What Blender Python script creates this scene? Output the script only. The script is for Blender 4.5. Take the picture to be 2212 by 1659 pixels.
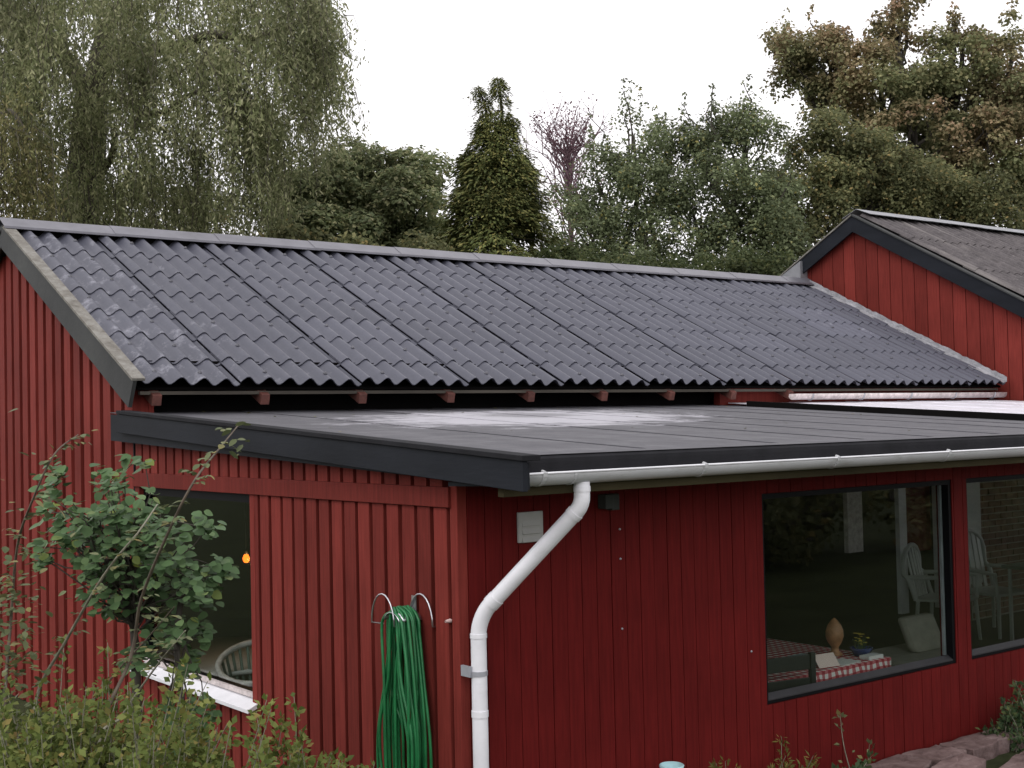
import bpy, math, random
import numpy as np
from mathutils import Matrix, Vector

# ------------------------------------------------------------------ scene, camera, light
for o in list(bpy.data.objects):
    bpy.data.objects.remove(o, do_unlink=True)
SC = bpy.context.scene
COL = SC.collection
R = math.radians

CAM = Vector((-3.6167, -5.1415, 2.2883))
FW = Vector((0.61038, 0.79160, 0.02840))
RT = Vector((0.79211, -0.60998, -0.02211))
UP = Vector((0.00017, -0.03599, 0.99935))
cd = bpy.data.cameras.new('camera')
cd.sensor_fit = 'HORIZONTAL'
cd.sensor_width = 36.0
cd.lens = 36.0 * 2835.33 / 2212.0
cd.clip_start = 0.05
cd.clip_end = 2000
cam = bpy.data.objects.new('camera', cd)
COL.objects.link(cam)
cam.matrix_world = Matrix(((RT.x, UP.x, -FW.x, CAM.x), (RT.y, UP.y, -FW.y, CAM.y),
                           (RT.z, UP.z, -FW.z, CAM.z), (0, 0, 0, 1)))
SC.camera = cam

# overcast evening: a pale, almost colourless sky and a very soft sun low on the left
SUN_EL, SUN_AZ = R(48), R(250)          # azimuth measured from +Y towards +X
wd = bpy.data.worlds.new('World')
SC.world = wd
wd.use_nodes = True
nt = wd.node_tree
nt.nodes.clear()
sky = nt.nodes.new('ShaderNodeTexSky')
sky.sky_type = 'NISHITA'
sky.sun_disc = False
sky.sun_elevation = SUN_EL
sky.sun_rotation = SUN_AZ
sky.dust_density = 4.0
sky.air_density = 1.0
hs = nt.nodes.new('ShaderNodeHueSaturation')
hs.inputs['Saturation'].default_value = 0.12
hs.inputs['Value'].default_value = 0.10
mixw = nt.nodes.new('ShaderNodeMixRGB')
mixw.inputs[0].default_value = 0.78          # the even cloud layer
mixw.inputs[2].default_value = (1.13, 1.10, 1.13, 1)
bg = nt.nodes.new('ShaderNodeBackground')
bg.inputs['Strength'].default_value = 1.0
wo = nt.nodes.new('ShaderNodeOutputWorld')
nt.links.new(sky.outputs[0], hs.inputs['Color'])
nt.links.new(hs.outputs[0], mixw.inputs[1])
nt.links.new(mixw.outputs[0], bg.inputs[0])
nt.links.new(bg.outputs[0], wo.inputs[0])

sl = bpy.data.lights.new('sun', 'SUN')
sl.energy = 0.5
sl.angle = R(40)
sl.color = (1.0, 0.97, 0.93)
so = bpy.data.objects.new('sun', sl)
COL.objects.link(so)
sd = Vector((math.cos(SUN_EL) * math.sin(SUN_AZ), math.cos(SUN_EL) * math.cos(SUN_AZ), math.sin(SUN_EL)))
so.rotation_euler = sd.to_track_quat('Z', 'Y').to_euler()
so.location = (-8, -4, 12)

SC.view_settings.view_transform = 'Standard'
SC.view_settings.look = 'None'
SC.view_settings.exposure = 0.55
SC.view_settings.gamma = 1.0
SC.view_settings.use_curve_mapping = False
SC.render.engine = 'CYCLES'
SC.cycles.use_denoising = True
SC.cycles.max_bounces = 8
SC.cycles.transparent_max_bounces = 12
SC.cycles.caustics_reflective = False
SC.cycles.caustics_refractive = False

rnd = random.Random(7)
rng = np.random.default_rng(11)

# ------------------------------------------------------------------ materials
M = {}


class NT:
    """small node-tree writer"""
    def __init__(s, name):
        s.m = bpy.data.materials.new(name)
        s.m.use_nodes = True
        s.t = s.m.node_tree
        s.t.nodes.clear()
        s.out = s.n('ShaderNodeOutputMaterial')

    def n(s, t, **kw):
        x = s.t.nodes.new(t)
        for k, v in kw.items():
            setattr(x, k, v)
        return x

    def l(s, a, b):
        s.t.links.new(a, b)

    def pos(s, scale=(1, 1, 1)):
        g = s.n('ShaderNodeNewGeometry')
        mp = s.n('ShaderNodeMapping')
        mp.inputs['Scale'].default_value = scale
        s.l(g.outputs['Position'], mp.inputs['Vector'])
        return mp.outputs[0]

    def noise(s, vec, scale, detail=4, rough=0.6):
        x = s.n('ShaderNodeTexNoise')
        x.inputs['Scale'].default_value = scale
        x.inputs['Detail'].default_value = detail
        x.inputs['Roughness'].default_value = rough
        s.l(vec, x.inputs['Vector'])
        return x.outputs['Fac']

    def ramp(s, fac, stops):
        x = s.n('ShaderNodeValToRGB')
        e = x.color_ramp.elements
        while len(e) < len(stops):
            e.new(0.5)
        for i, (p, c) in enumerate(stops):
            e[i].position = p
            e[i].color = (*c, 1) if len(c) == 3 else c
        s.l(fac, x.inputs[0])
        return x.outputs[0]

    def g(s, v):
        return (v, v, v)

    def mix(s, fac, a, b, mode='MIX'):
        x = s.n('ShaderNodeMixRGB', blend_type=mode)
        for i, q in ((0, fac), (1, a), (2, b)):
            if isinstance(q, (int, float)):
                x.inputs[i].default_value = q
            elif isinstance(q, tuple):
                x.inputs[i].default_value = (*q, 1)
            else:
                s.l(q, x.inputs[i])
        return x.outputs[0]

    def math(s, op, a, b=0.0):
        x = s.n('ShaderNodeMath', operation=op)
        for i, q in ((0, a), (1, b)):
            if isinstance(q, (int, float)):
                x.inputs[i].default_value = q
            else:
                s.l(q, x.inputs[i])
        return x.outputs[0]

    def bump(s, h, strength, dist=0.01):
        x = s.n('ShaderNodeBump')
        x.inputs['Strength'].default_value = strength
        x.inputs['Distance'].default_value = dist
        s.l(h, x.inputs['Height'])
        return x.outputs[0]

    def bsdf(s, col, rough=0.6, metal=0.0, normal=None, spec=0.5):
        b = s.n('ShaderNodeBsdfPrincipled')
        for k, q in (('Base Color', col), ('Roughness', rough), ('Metallic', metal), ('Specular IOR Level', spec)):
            if isinstance(q, (int, float)):
                b.inputs[k].default_value = q
            elif isinstance(q, tuple):
                b.inputs[k].default_value = (*q, 1)
            else:
                s.l(q, b.inputs[k])
        if normal is not None:
            s.l(normal, b.inputs['Normal'])
        s.l(b.outputs[0], s.out.inputs[0])
        return b

    def rand(s):
        return s.n('ShaderNodeObjectInfo').outputs['Random']


def sc(c, k):
    return tuple(min(1.0, x * k) for x in c)


def simple(name, col, rough=0.6, var=0.25, scale=6.0, metal=0.0, bump=0.15, stretch=(1, 1, 1), spec=0.5, fine=60.0):
    t = NT(name)
    p = t.pos(stretch)
    c = t.ramp(t.noise(p, scale, 5), [(0.3, sc(col, 1 - var)), (0.7, sc(col, 1 + var))])
    k = t.ramp(t.rand(), [(0, t.g(1 - var * 0.35)), (1, t.g(1.0))])
    c = t.mix(1.0, c, k, 'MULTIPLY')
    nb = t.bump(t.noise(p, fine, 3), bump, 0.004) if bump else None
    t.bsdf(c, rough, metal, nb, spec)
    M[name] = t.m
    return t.m


def red_paint(name, col, grain=0.25, vary=1.0):
    t = NT(name)
    p = t.pos((1, 1, 0.06))
    q = t.pos()
    base = t.ramp(t.noise(q, 1.7, 5), [(0.3, sc(col, 0.86)), (0.72, sc(col, 1.12))])
    streak = t.ramp(t.noise(p, 55, 4), [(0.35, t.g(0.80)), (0.65, t.g(1.08))])
    c = t.mix(1.0, base, streak, 'MULTIPLY')
    c = t.mix(1.0, c, t.ramp(t.rand(), [(0, t.g(1 - 0.22 * vary)), (0.5, t.g(0.98)), (1, t.g(1 + 0.12 * vary))]), 'MULTIPLY')
    c = t.mix(t.ramp(t.noise(t.pos((1, 1, 0.22)), 13, 5, 0.7), [(0.60, t.g(0)), (0.78, t.g(0.42))]), c, sc(col, 0.45))
    fade = t.ramp(t.noise(q, 9, 6, 0.7), [(0.62, t.g(0)), (0.8, t.g(0.28))])
    c = t.mix(fade, c, sc(col, 1.5), 'MIX')
    t.bsdf(c, 0.66, 0, t.bump(t.noise(p, 140, 3), grain, 0.003), 0.07)
    M[name] = t.m


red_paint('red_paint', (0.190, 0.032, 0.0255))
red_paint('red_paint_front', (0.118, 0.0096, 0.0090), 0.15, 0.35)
simple('black_paint', (0.0145, 0.0165, 0.0215), 0.6, 0.35, 3, stretch=(1, 0.25, 1), bump=0.3, spec=0.12)
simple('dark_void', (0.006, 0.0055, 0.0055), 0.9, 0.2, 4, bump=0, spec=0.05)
simple('old_wood', (0.045, 0.038, 0.020), 0.85, 0.4, 6, stretch=(0.2, 1, 1), bump=0.4, spec=0.08)
simple('batten_wood', (0.075, 0.065, 0.052), 0.85, 0.4, 7, stretch=(0.2, 1, 1), bump=0.4)
simple('rafter_paint', (0.13, 0.045, 0.035), 0.75, 0.45, 14, bump=0.4)
simple('white_paint', (0.72, 0.72, 0.75), 0.45, 0.10, 5, bump=0.1)
simple('old_white_paint', (0.62, 0.55, 0.54), 0.6, 0.3, 18, bump=0.3)
simple('vent_plastic', (0.38, 0.38, 0.365), 0.5, 0.06, 5, bump=0.05)
simple('box_plastic', (0.05, 0.054, 0.05), 0.6, 0.1, 5, bump=0.05, spec=0.15)
simple('zinc', (0.15, 0.148, 0.17), 0.42, 0.18, 4, 0.25, 0.12)
simple('bright_zinc', (0.26, 0.265, 0.285), 0.45, 0.2, 6, 0.2, 0.1)
simple('steel', (0.62, 0.62, 0.66), 0.28, 0.1, 6, 0.9, 0.0)
simple('frame_black', (0.005, 0.005, 0.006), 0.5, 0.2, 5, bump=0.1, spec=0.08)
simple('frame_grey', (0.028, 0.028, 0.031), 0.5, 0.25, 8, bump=0.15)
simple('clamp_metal', (0.40, 0.41, 0.45), 0.45, 0.15, 8, 0.3, 0.05)
simple('interior_wall', (0.085, 0.078, 0.066), 0.8, 0.1, 2, bump=0.05)
simple('interior_dark', (0.018, 0.016, 0.014), 0.8, 0.2, 2, bump=0.05)
simple('interior_floor', (0.05, 0.036, 0.027), 0.5, 0.2, 3, stretch=(0.2, 1, 1), bump=0.1)
simple('garden_plastic', (0.62, 0.64, 0.62), 0.45, 0.06, 5, bump=0.05)
simple('black_chair', (0.012, 0.012, 0.012), 0.5, 0.2, 5, bump=0.1)
simple('carved_wood', (0.33, 0.15, 0.07), 0.5, 0.35, 20, bump=0.3)
simple('blue_glaze', (0.03, 0.045, 0.16), 0.25, 0.2, 8, bump=0.02)
simple('pale_blue', (0.42, 0.66, 0.70), 0.4, 0.1, 8, bump=0.05)
simple('yellow_petal', (0.75, 0.58, 0.10), 0.6, 0.15, 20, bump=0)
simple('paper', (0.62, 0.60, 0.60), 0.7, 0.06, 8, bump=0.05)
simple('pink_paper', (0.66, 0.50, 0.47), 0.7, 0.06, 8, bump=0.05)
simple('slate_book', (0.22, 0.25, 0.28), 0.6, 0.1, 8, bump=0.05)
simple('cushion_cloth', (0.40, 0.37, 0.32), 0.9, 0.12, 12, bump=0.3)
simple('green_cloth', (0.16, 0.20, 0.17), 0.9, 0.15, 6, bump=0.2)
simple('mortar', (0.36, 0.33, 0.29), 0.9, 0.15, 12, bump=0.3)
simple('brick', (0.17, 0.085, 0.06), 0.85, 0.4, 9, bump=0.4)
simple('bark', (0.060, 0.052, 0.042), 0.9, 0.4, 6, stretch=(1, 1, 0.3), bump=0.8, fine=25)
simple('willow_bark', (0.085, 0.075, 0.055), 0.9, 0.4, 6, stretch=(1, 1, 0.3), bump=0.8, fine=25)
simple('pale_stem', (0.20, 0.19, 0.14), 0.8, 0.35, 18, bump=0.4)
simple('brown_stem', (0.11, 0.085, 0.062), 0.8, 0.35, 18, bump=0.4)
simple('red_twig', (0.17, 0.10, 0.12), 0.8, 0.3, 12, bump=0.3)
simple('screw_metal', (0.10, 0.10, 0.115), 0.5, 0.2, 12, 0.4, 0)


def roof_sheet_mat(name, col, pale, amount):
    t = NT(name)
    q = t.pos()
    base = t.ramp(t.noise(q, 2.6, 5), [(0.3, sc(col, 0.97)), (0.7, sc(col, 1.03))])
    fine = t.ramp(t.noise(q, 60, 3), [(0.3, t.g(0.93)), (0.7, t.g(1.06))])
    c = t.mix(1.0, base, fine, 'MULTIPLY')
    c = t.mix(1.0, c, t.ramp(t.rand(), [(0, t.g(0.92)), (0.9, t.g(1.04)), (1, t.g(1.25))]), 'MULTIPLY')
    # lime bloom: cloudy, more on some sheets and towards the weathered verge at the low x end
    geo = t.n('ShaderNodeNewGeometry')
    sx = t.n('ShaderNodeSeparateXYZ')
    t.l(geo.outputs['Position'], sx.inputs[0])
    verge = t.n('ShaderNodeMapRange')
    verge.inputs['From Min'].default_value = 0.2
    verge.inputs['From Max'].default_value = 2.6
    verge.inputs['To Min'].default_value = 0.20
    verge.inputs['To Max'].default_value = 0.0
    t.l(sx.outputs['X'], verge.inputs['Value'])
    nz = t.noise(t.pos((1, 0.8, 0.8)), 7.5, 7, 0.72)
    s_ = t.math('ADD', nz, verge.outputs[0])
    rr = t.ramp(t.rand(), [(0.90, t.g(0)), (0.99, t.g(0.14))])
    s_ = t.math('ADD', s_, rr)
    mask = t.ramp(s_, [(0.72, t.g(0)), (0.92, t.g(amount))])
    c = t.mix(mask, c, pale)
    t.bsdf(c, t.ramp(t.noise(q, 11, 4), [(0.3, t.g(0.42)), (0.7, t.g(0.54))]), 0,
           t.bump(t.noise(q, 120, 3), 0.08, 0.003), 0.42)
    M[name] = t.m


roof_sheet_mat('roof_sheet', (0.069, 0.071, 0.094), (0.34, 0.34, 0.39), 0.7)


def old_sheet_mat():
    t = NT('old_roof_sheet')
    q = t.pos()
    c = t.ramp(t.noise(q, 7, 6, 0.75), [(0.3, (0.052, 0.046, 0.048)), (0.6, (0.102, 0.091, 0.093)), (0.8, (0.16, 0.145, 0.14))])
    sp = t.ramp(t.noise(q, 26, 5, 0.8), [(0.58, t.g(0)), (0.75, t.g(0.55))])
    c = t.mix(sp, c, (0.33, 0.31, 0.29))
    sp2 = t.ramp(t.noise(q, 15, 5, 0.8), [(0.60, t.g(0)), (0.72, t.g(0.5))])
    c = t.mix(sp2, c, (0.035, 0.033, 0.03))
    st_ = t.ramp(t.noise(t.pos((1, 0.06, 0.06)), 3.6, 5, 0.75), [(0.55, t.g(0)), (0.68, t.g(0.6))])
    c = t.mix(st_, c, (0.235, 0.215, 0.205))
    t.bsdf(c, 0.85, 0, t.bump(t.noise(q, 60, 4), 0.5, 0.006), 0.3)
    M['old_roof_sheet'] = t.m


old_sheet_mat()


def felt_mat():
    t = NT('roof_felt')
    q = t.pos()
    base = t.ramp(t.noise(t.pos((1, 0.35, 1)), 3.2, 6, 0.65), [(0.28, (0.052, 0.051, 0.060)), (0.74, (0.088, 0.086, 0.097))])
    grain = t.ramp(t.noise(q, 260, 2), [(0.3, t.g(0.75)), (0.7, t.g(1.25))])
    c = t.mix(1.0, base, grain, 'MULTIPLY')
    # puddle's wet sheen painted as a pale ragged patch, with a darker still-damp core
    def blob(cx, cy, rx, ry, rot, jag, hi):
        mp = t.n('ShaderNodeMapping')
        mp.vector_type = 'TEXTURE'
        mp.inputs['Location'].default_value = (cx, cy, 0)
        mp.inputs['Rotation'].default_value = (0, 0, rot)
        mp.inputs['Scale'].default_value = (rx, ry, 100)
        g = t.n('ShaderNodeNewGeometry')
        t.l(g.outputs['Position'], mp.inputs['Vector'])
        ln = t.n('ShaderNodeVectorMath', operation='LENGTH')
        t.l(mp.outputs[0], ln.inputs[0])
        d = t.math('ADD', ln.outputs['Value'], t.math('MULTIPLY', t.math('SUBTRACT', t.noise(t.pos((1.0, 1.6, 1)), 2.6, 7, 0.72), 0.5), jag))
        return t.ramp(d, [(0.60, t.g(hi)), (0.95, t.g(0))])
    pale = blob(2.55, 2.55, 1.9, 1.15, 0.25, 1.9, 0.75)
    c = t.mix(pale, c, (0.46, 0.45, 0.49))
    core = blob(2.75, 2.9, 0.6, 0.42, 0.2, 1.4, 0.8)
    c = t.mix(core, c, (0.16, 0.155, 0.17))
    small = t.ramp(t.noise(t.pos((1, 0.5, 1)), 6.5, 6, 0.75), [(0.66, t.g(0)), (0.8, t.g(0.45))])
    c = t.mix(small, c, (0.42, 0.40, 0.38))
    t.bsdf(c, t.ramp(t.noise(q, 4, 4), [(0.3, t.g(0.5)), (0.7, t.g(0.75))]), 0,
           t.bump(t.noise(q, 200, 2), 0.5, 0.003), 0.45)
    M['roof_felt'] = t.m


felt_mat()
simple('felt_edge', (0.017, 0.017, 0.020), 0.8, 0.25, 6, bump=0.5, fine=200, spec=0.15)


def lichen_mat():
    t = NT('lichen_plank')
    q = t.pos()
    c = t.ramp(t.noise(q, 9, 6, 0.75), [(0.28, (0.10, 0.09, 0.078)), (0.5, (0.19, 0.18, 0.16)), (0.75, (0.29, 0.285, 0.265))])
    br = t.ramp(t.noise(q, 21, 5, 0.8), [(0.60, t.g(0)), (0.74, t.g(0.7))])
    c = t.mix(br, c, (0.20, 0.125, 0.075))
    t.bsdf(c, 0.9, 0, t.bump(t.noise(q, 70, 4), 0.7, 0.006), 0.2)
    M['lichen_plank'] = t.m
    t = NT('grey_board')
    q = t.pos((1, 0.25, 0.4))
    c = t.ramp(t.noise(q, 5, 6, 0.7), [(0.28, (0.030, 0.031, 0.032)), (0.6, (0.052, 0.054, 0.053)), (0.8, (0.078, 0.082, 0.075))])
    t.bsdf(c, 0.75, 0, t.bump(t.noise(q, 80, 4), 0.5, 0.004), 0.3)
    M['grey_board'] = t.m


lichen_mat()


def flashing_mat():
    t = NT('lead_flashing')
    q = t.pos()
    c = t.ramp(t.noise(q, 8, 5, 0.7), [(0.3, (0.20, 0.20, 0.215)), (0.7, (0.42, 0.42, 0.445))])
    rp = t.ramp(t.noise(q, 3.1, 5, 0.7), [(0.60, t.g(0)), (0.70, t.g(0.8))])
    c = t.mix(rp, c, (0.42, 0.10, 0.08))
    t.bsdf(c, 0.6, 0.1, t.bump(t.noise(q, 25, 4), 0.7, 0.02), 0.4)
    M['lead_flashing'] = t.m


flashing_mat()


def gutter_mat(name, col, dirt):
    t = NT(name)
    q = t.pos()
    c = t.ramp(t.noise(t.pos((0.4, 1, 1)), 6, 5), [(0.3, sc(col, 0.90)), (0.7, sc(col, 1.06))])
    d = t.ramp(t.noise(t.pos((0.6, 2, 2)), 5, 6, 0.75), [(0.52, t.g(0)), (0.8, t.g(dirt))])
    c = t.mix(d, c, (0.20, 0.20, 0.15))
    t.bsdf(c, 0.42, 0, t.bump(t.noise(q, 90, 2), 0.06, 0.002), 0.5)
    M[name] = t.m


gutter_mat('gutter_plastic', (0.50, 0.505, 0.52), 0.7)
gutter_mat('pipe_plastic', (0.78, 0.78, 0.82), 0.16)


def white_roof_mat():
    t = NT('white_roof')
    q = t.pos()
    c = t.ramp(t.noise(q, 5, 6, 0.7), [(0.3, (0.62, 0.61, 0.66)), (0.62, (0.82, 0.80, 0.86))])
    d = t.ramp(t.noise(q, 22, 5, 0.8), [(0.66, t.g(0)), (0.76, t.g(0.6))])
    c = t.mix(d, c, (0.16, 0.14, 0.11))
    b = t.bsdf(c, 0.35, 0, None, 0.5)
    tr = t.n('ShaderNodeBsdfTranslucent')
    t.l(c, tr.inputs[0])
    mx = t.n('ShaderNodeMixShader')
    mx.inputs[0].default_value = 0.10
    t.l(b.outputs[0], mx.inputs[1])
    t.l(tr.outputs[0], mx.inputs[2])
    t.l(mx.outputs[0], t.out.inputs[0])
    M['white_roof'] = t.m


white_roof_mat()


def glass_mat():
    t = NT('window_glass')
    tr = t.n('ShaderNodeBsdfTransparent')
    tr.inputs[0].default_value = (0.86, 0.90, 0.88, 1)
    gl = t.n('ShaderNodeBsdfGlossy')
    gl.inputs['Roughness'].default_value = 0.015
    fr = t.n('ShaderNodeLayerWeight')
    fr.inputs['Blend'].default_value = 0.5
    f5 = t.math('ADD', t.math('MULTIPLY', t.math('POWER', fr.outputs['Facing'], 5.0), 0.95), 0.055)
    mx = t.n('ShaderNodeMixShader')
    t.l(f5, mx.inputs[0])
    t.l(tr.outputs[0], mx.inputs[1])
    t.l(gl.outputs[0], mx.inputs[2])
    t.l(mx.outputs[0], t.out.inputs[0])
    M['window_glass'] = t.m


glass_mat()


def gingham_mat():
    t = NT('gingham')
    q = t.pos()
    s = t.n('ShaderNodeSeparateXYZ')
    t.l(q, s.inputs[0])
    def band(v):
        m = t.math('PINGPONG', t.math('MULTIPLY', v, 1 / 0.03), 1.0)
        return t.math('GREATER_THAN', m, 0.5)
    a = band(s.outputs['X'])
    b = band(t.math('ADD', s.outputs['Y'], s.outputs['Z']))
    k = t.math('MULTIPLY', t.math('ADD', a, b), 0.5)
    c = t.ramp(k, [(0.1, (0.66, 0.62, 0.62)), (0.5, (0.46, 0.13, 0.15)), (0.9, (0.30, 0.03, 0.045))])
    t.bsdf(c, 0.9, 0, t.bump(t.noise(q, 300, 2), 0.2, 0.002), 0.2)
    M['gingham'] = t.m


gingham_mat()


def hose_mat():
    t = NT('hose_rubber')
    q = t.pos()
    c = t.ramp(t.noise(q, 12, 3), [(0.3, (0.010, 0.12, 0.038)), (0.7, (0.018, 0.19, 0.06))])
    t.bsdf(c, 0.38, 0, None, 0.5)
    M['hose_rubber'] = t.m


hose_mat()


def stone_mat():
    t = NT('flagstone')
    q = t.pos()
    c = t.ramp(t.noise(q, 6, 7, 0.75), [(0.30, (0.085, 0.052, 0.048)), (0.52, (0.20, 0.135, 0.128)), (0.75, (0.30, 0.23, 0.22))])
    c = t.mix(1.0, c, t.ramp(t.rand(), [(0, t.g(0.75)), (1, t.g(1.1))]), 'MULTIPLY')
    ms = t.ramp(t.noise(q, 17, 5, 0.75), [(0.62, t.g(0)), (0.75, t.g(0.55))])
    c = t.mix(ms, c, (0.06, 0.055, 0.04))
    t.bsdf(c, 0.85, 0, t.bump(t.noise(q, 34, 6, 0.7), 0.9, 0.012), 0.3)
    M['flagstone'] = t.m


stone_mat()


def ground_mat():
    t = NT('ground_soil')
    q = t.pos()
    c = t.ramp(t.noise(q, 1.2, 7, 0.7), [(0.3, (0.030, 0.036, 0.016)), (0.6, (0.052, 0.062, 0.026)), (0.8, (0.075, 0.062, 0.038))])
    t.bsdf(c, 0.95, 0, t.bump(t.noise(q, 14, 6, 0.7), 0.9, 0.05), 0.1)
    M['ground_soil'] = t.m


ground_mat()


def lamp_glow():
    t = NT('lamp_glow')
    e = t.n('ShaderNodeEmission')
    e.inputs[0].default_value = (1.0, 0.13, 0.012, 1)
    e.inputs[1].default_value = 3.6
    t.l(e.outputs[0], t.out.inputs[0])
    M['lamp_glow'] = t.m


lamp_glow()


def leaf_mat(name, stops, trans=0.45, rough=0.55, clump=0.45, cscale=0.9, second=None):
    t = NT(name)
    g = t.n('ShaderNodeNewGeometry')
    c = t.ramp(g.outputs['Random Per Island'], stops)
    if second:
        c2 = t.ramp(g.outputs['Random Per Island'], second)
        c = t.mix(t.ramp(t.noise(t.pos(), 0.42, 3, 0.6), [(0.36, t.g(0)), (0.55, t.g(1))]), c, c2)
    v = t.ramp(t.noise(t.pos(), cscale, 4, 0.6), [(0.32, t.g(1 - clump)), (0.68, t.g(1 + clump))])
    c = t.mix(1.0, c, v, 'MULTIPLY')
    d = t.bsdf(c, rough, 0, None, 0.12)
    tl = t.n('ShaderNodeBsdfTranslucent')
    t.l(c, tl.inputs[0])
    mx = t.n('ShaderNodeMixShader')
    mx.inputs[0].default_value = trans
    t.l(d.outputs[0], mx.inputs[1])
    t.l(tl.outputs[0], mx.inputs[2])
    t.l(mx.outputs[0], t.out.inputs[0])
    M[name] = t.m


leaf_mat('willow_leaf', [(0, (0.141, 0.163, 0.079)), (0.5, (0.253, 0.275, 0.137)), (0.9, (0.382, 0.380, 0.229)), (1, (0.400, 0.400, 0.229))])
leaf_mat('willow_leaf_yellow', [(0, (0.123, 0.131, 0.052)), (0.5, (0.193, 0.193, 0.085)), (1, (0.293, 0.255, 0.127))])
leaf_mat('maple_leaf', [(0, (0.134, 0.165, 0.090)), (0.6, (0.238, 0.273, 0.137)), (0.95, (0.380, 0.368, 0.200)), (1, (0.380, 0.368, 0.250))])
leaf_mat('cypress_leaf', [(0, (0.072, 0.090, 0.035)), (0.55, (0.136, 0.159, 0.055)), (1, (0.274, 0.250, 0.091))], 0.15)
leaf_mat('alder_leaf', [(0, (0.106, 0.127, 0.068)), (0.6, (0.177, 0.212, 0.113)), (0.93, (0.258, 0.297, 0.165)), (1, (0.388, 0.334, 0.113))])
leaf_mat('olive_leaf', [(0, (0.092, 0.103, 0.049)), (0.6, (0.163, 0.174, 0.083)), (0.92, (0.241, 0.232, 0.112)), (1, (0.368, 0.278, 0.120))])
leaf_mat('autumn_leaf', [(0, (0.165, 0.138, 0.074)), (0.35, (0.254, 0.203, 0.112)), (0.65, (0.341, 0.224, 0.140)), (0.9, (0.400, 0.275, 0.186)), (1, (0.400, 0.344, 0.224))], 0.4, 0.6, 0.3, 0.55, [(0, (0.127, 0.143, 0.068)), (0.6, (0.231, 0.249, 0.124)), (1, (0.351, 0.322, 0.168))])
leaf_mat('dark_leaf', [(0, (0.045, 0.060, 0.026)), (0.6, (0.075, 0.095, 0.040)), (1, (0.12, 0.13, 0.055))])
leaf_mat('red_leaf', [(0, (0.10, 0.04, 0.055)), (1, (0.19, 0.085, 0.105))])
leaf_mat('hazel_leaf', [(0, (0.052, 0.098, 0.040)), (0.6, (0.092, 0.155, 0.067)), (0.92, (0.132, 0.201, 0.086)), (1, (0.198, 0.240, 0.054))], 0.25, 0.42, 0.2, 3)
leaf_mat('barberry_leaf', [(0, (0.080, 0.110, 0.028)), (0.5, (0.135, 0.170, 0.044)), (0.88, (0.187, 0.206, 0.060)), (1, (0.229, 0.155, 0.054))], 0.3, 0.5, 0.3, 3.5)
leaf_mat('rose_leaf', [(0, (0.085, 0.105, 0.05)), (0.7, (0.15, 0.17, 0.085)), (1, (0.23, 0.19, 0.07))], 0.25, 0.5, 0.25, 3)
leaf_mat('fern_leaf', [(0, (0.075, 0.085, 0.022)), (0.7, (0.14, 0.13, 0.035)), (1, (0.23, 0.17, 0.05))], 0.25, 0.5, 0.2, 3)
leaf_mat('green_leaf', [(0, (0.035, 0.065, 0.028)), (0.7, (0.065, 0.10, 0.045)), (1, (0.12, 0.14, 0.05))], 0.25, 0.5, 0.2, 3)


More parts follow.
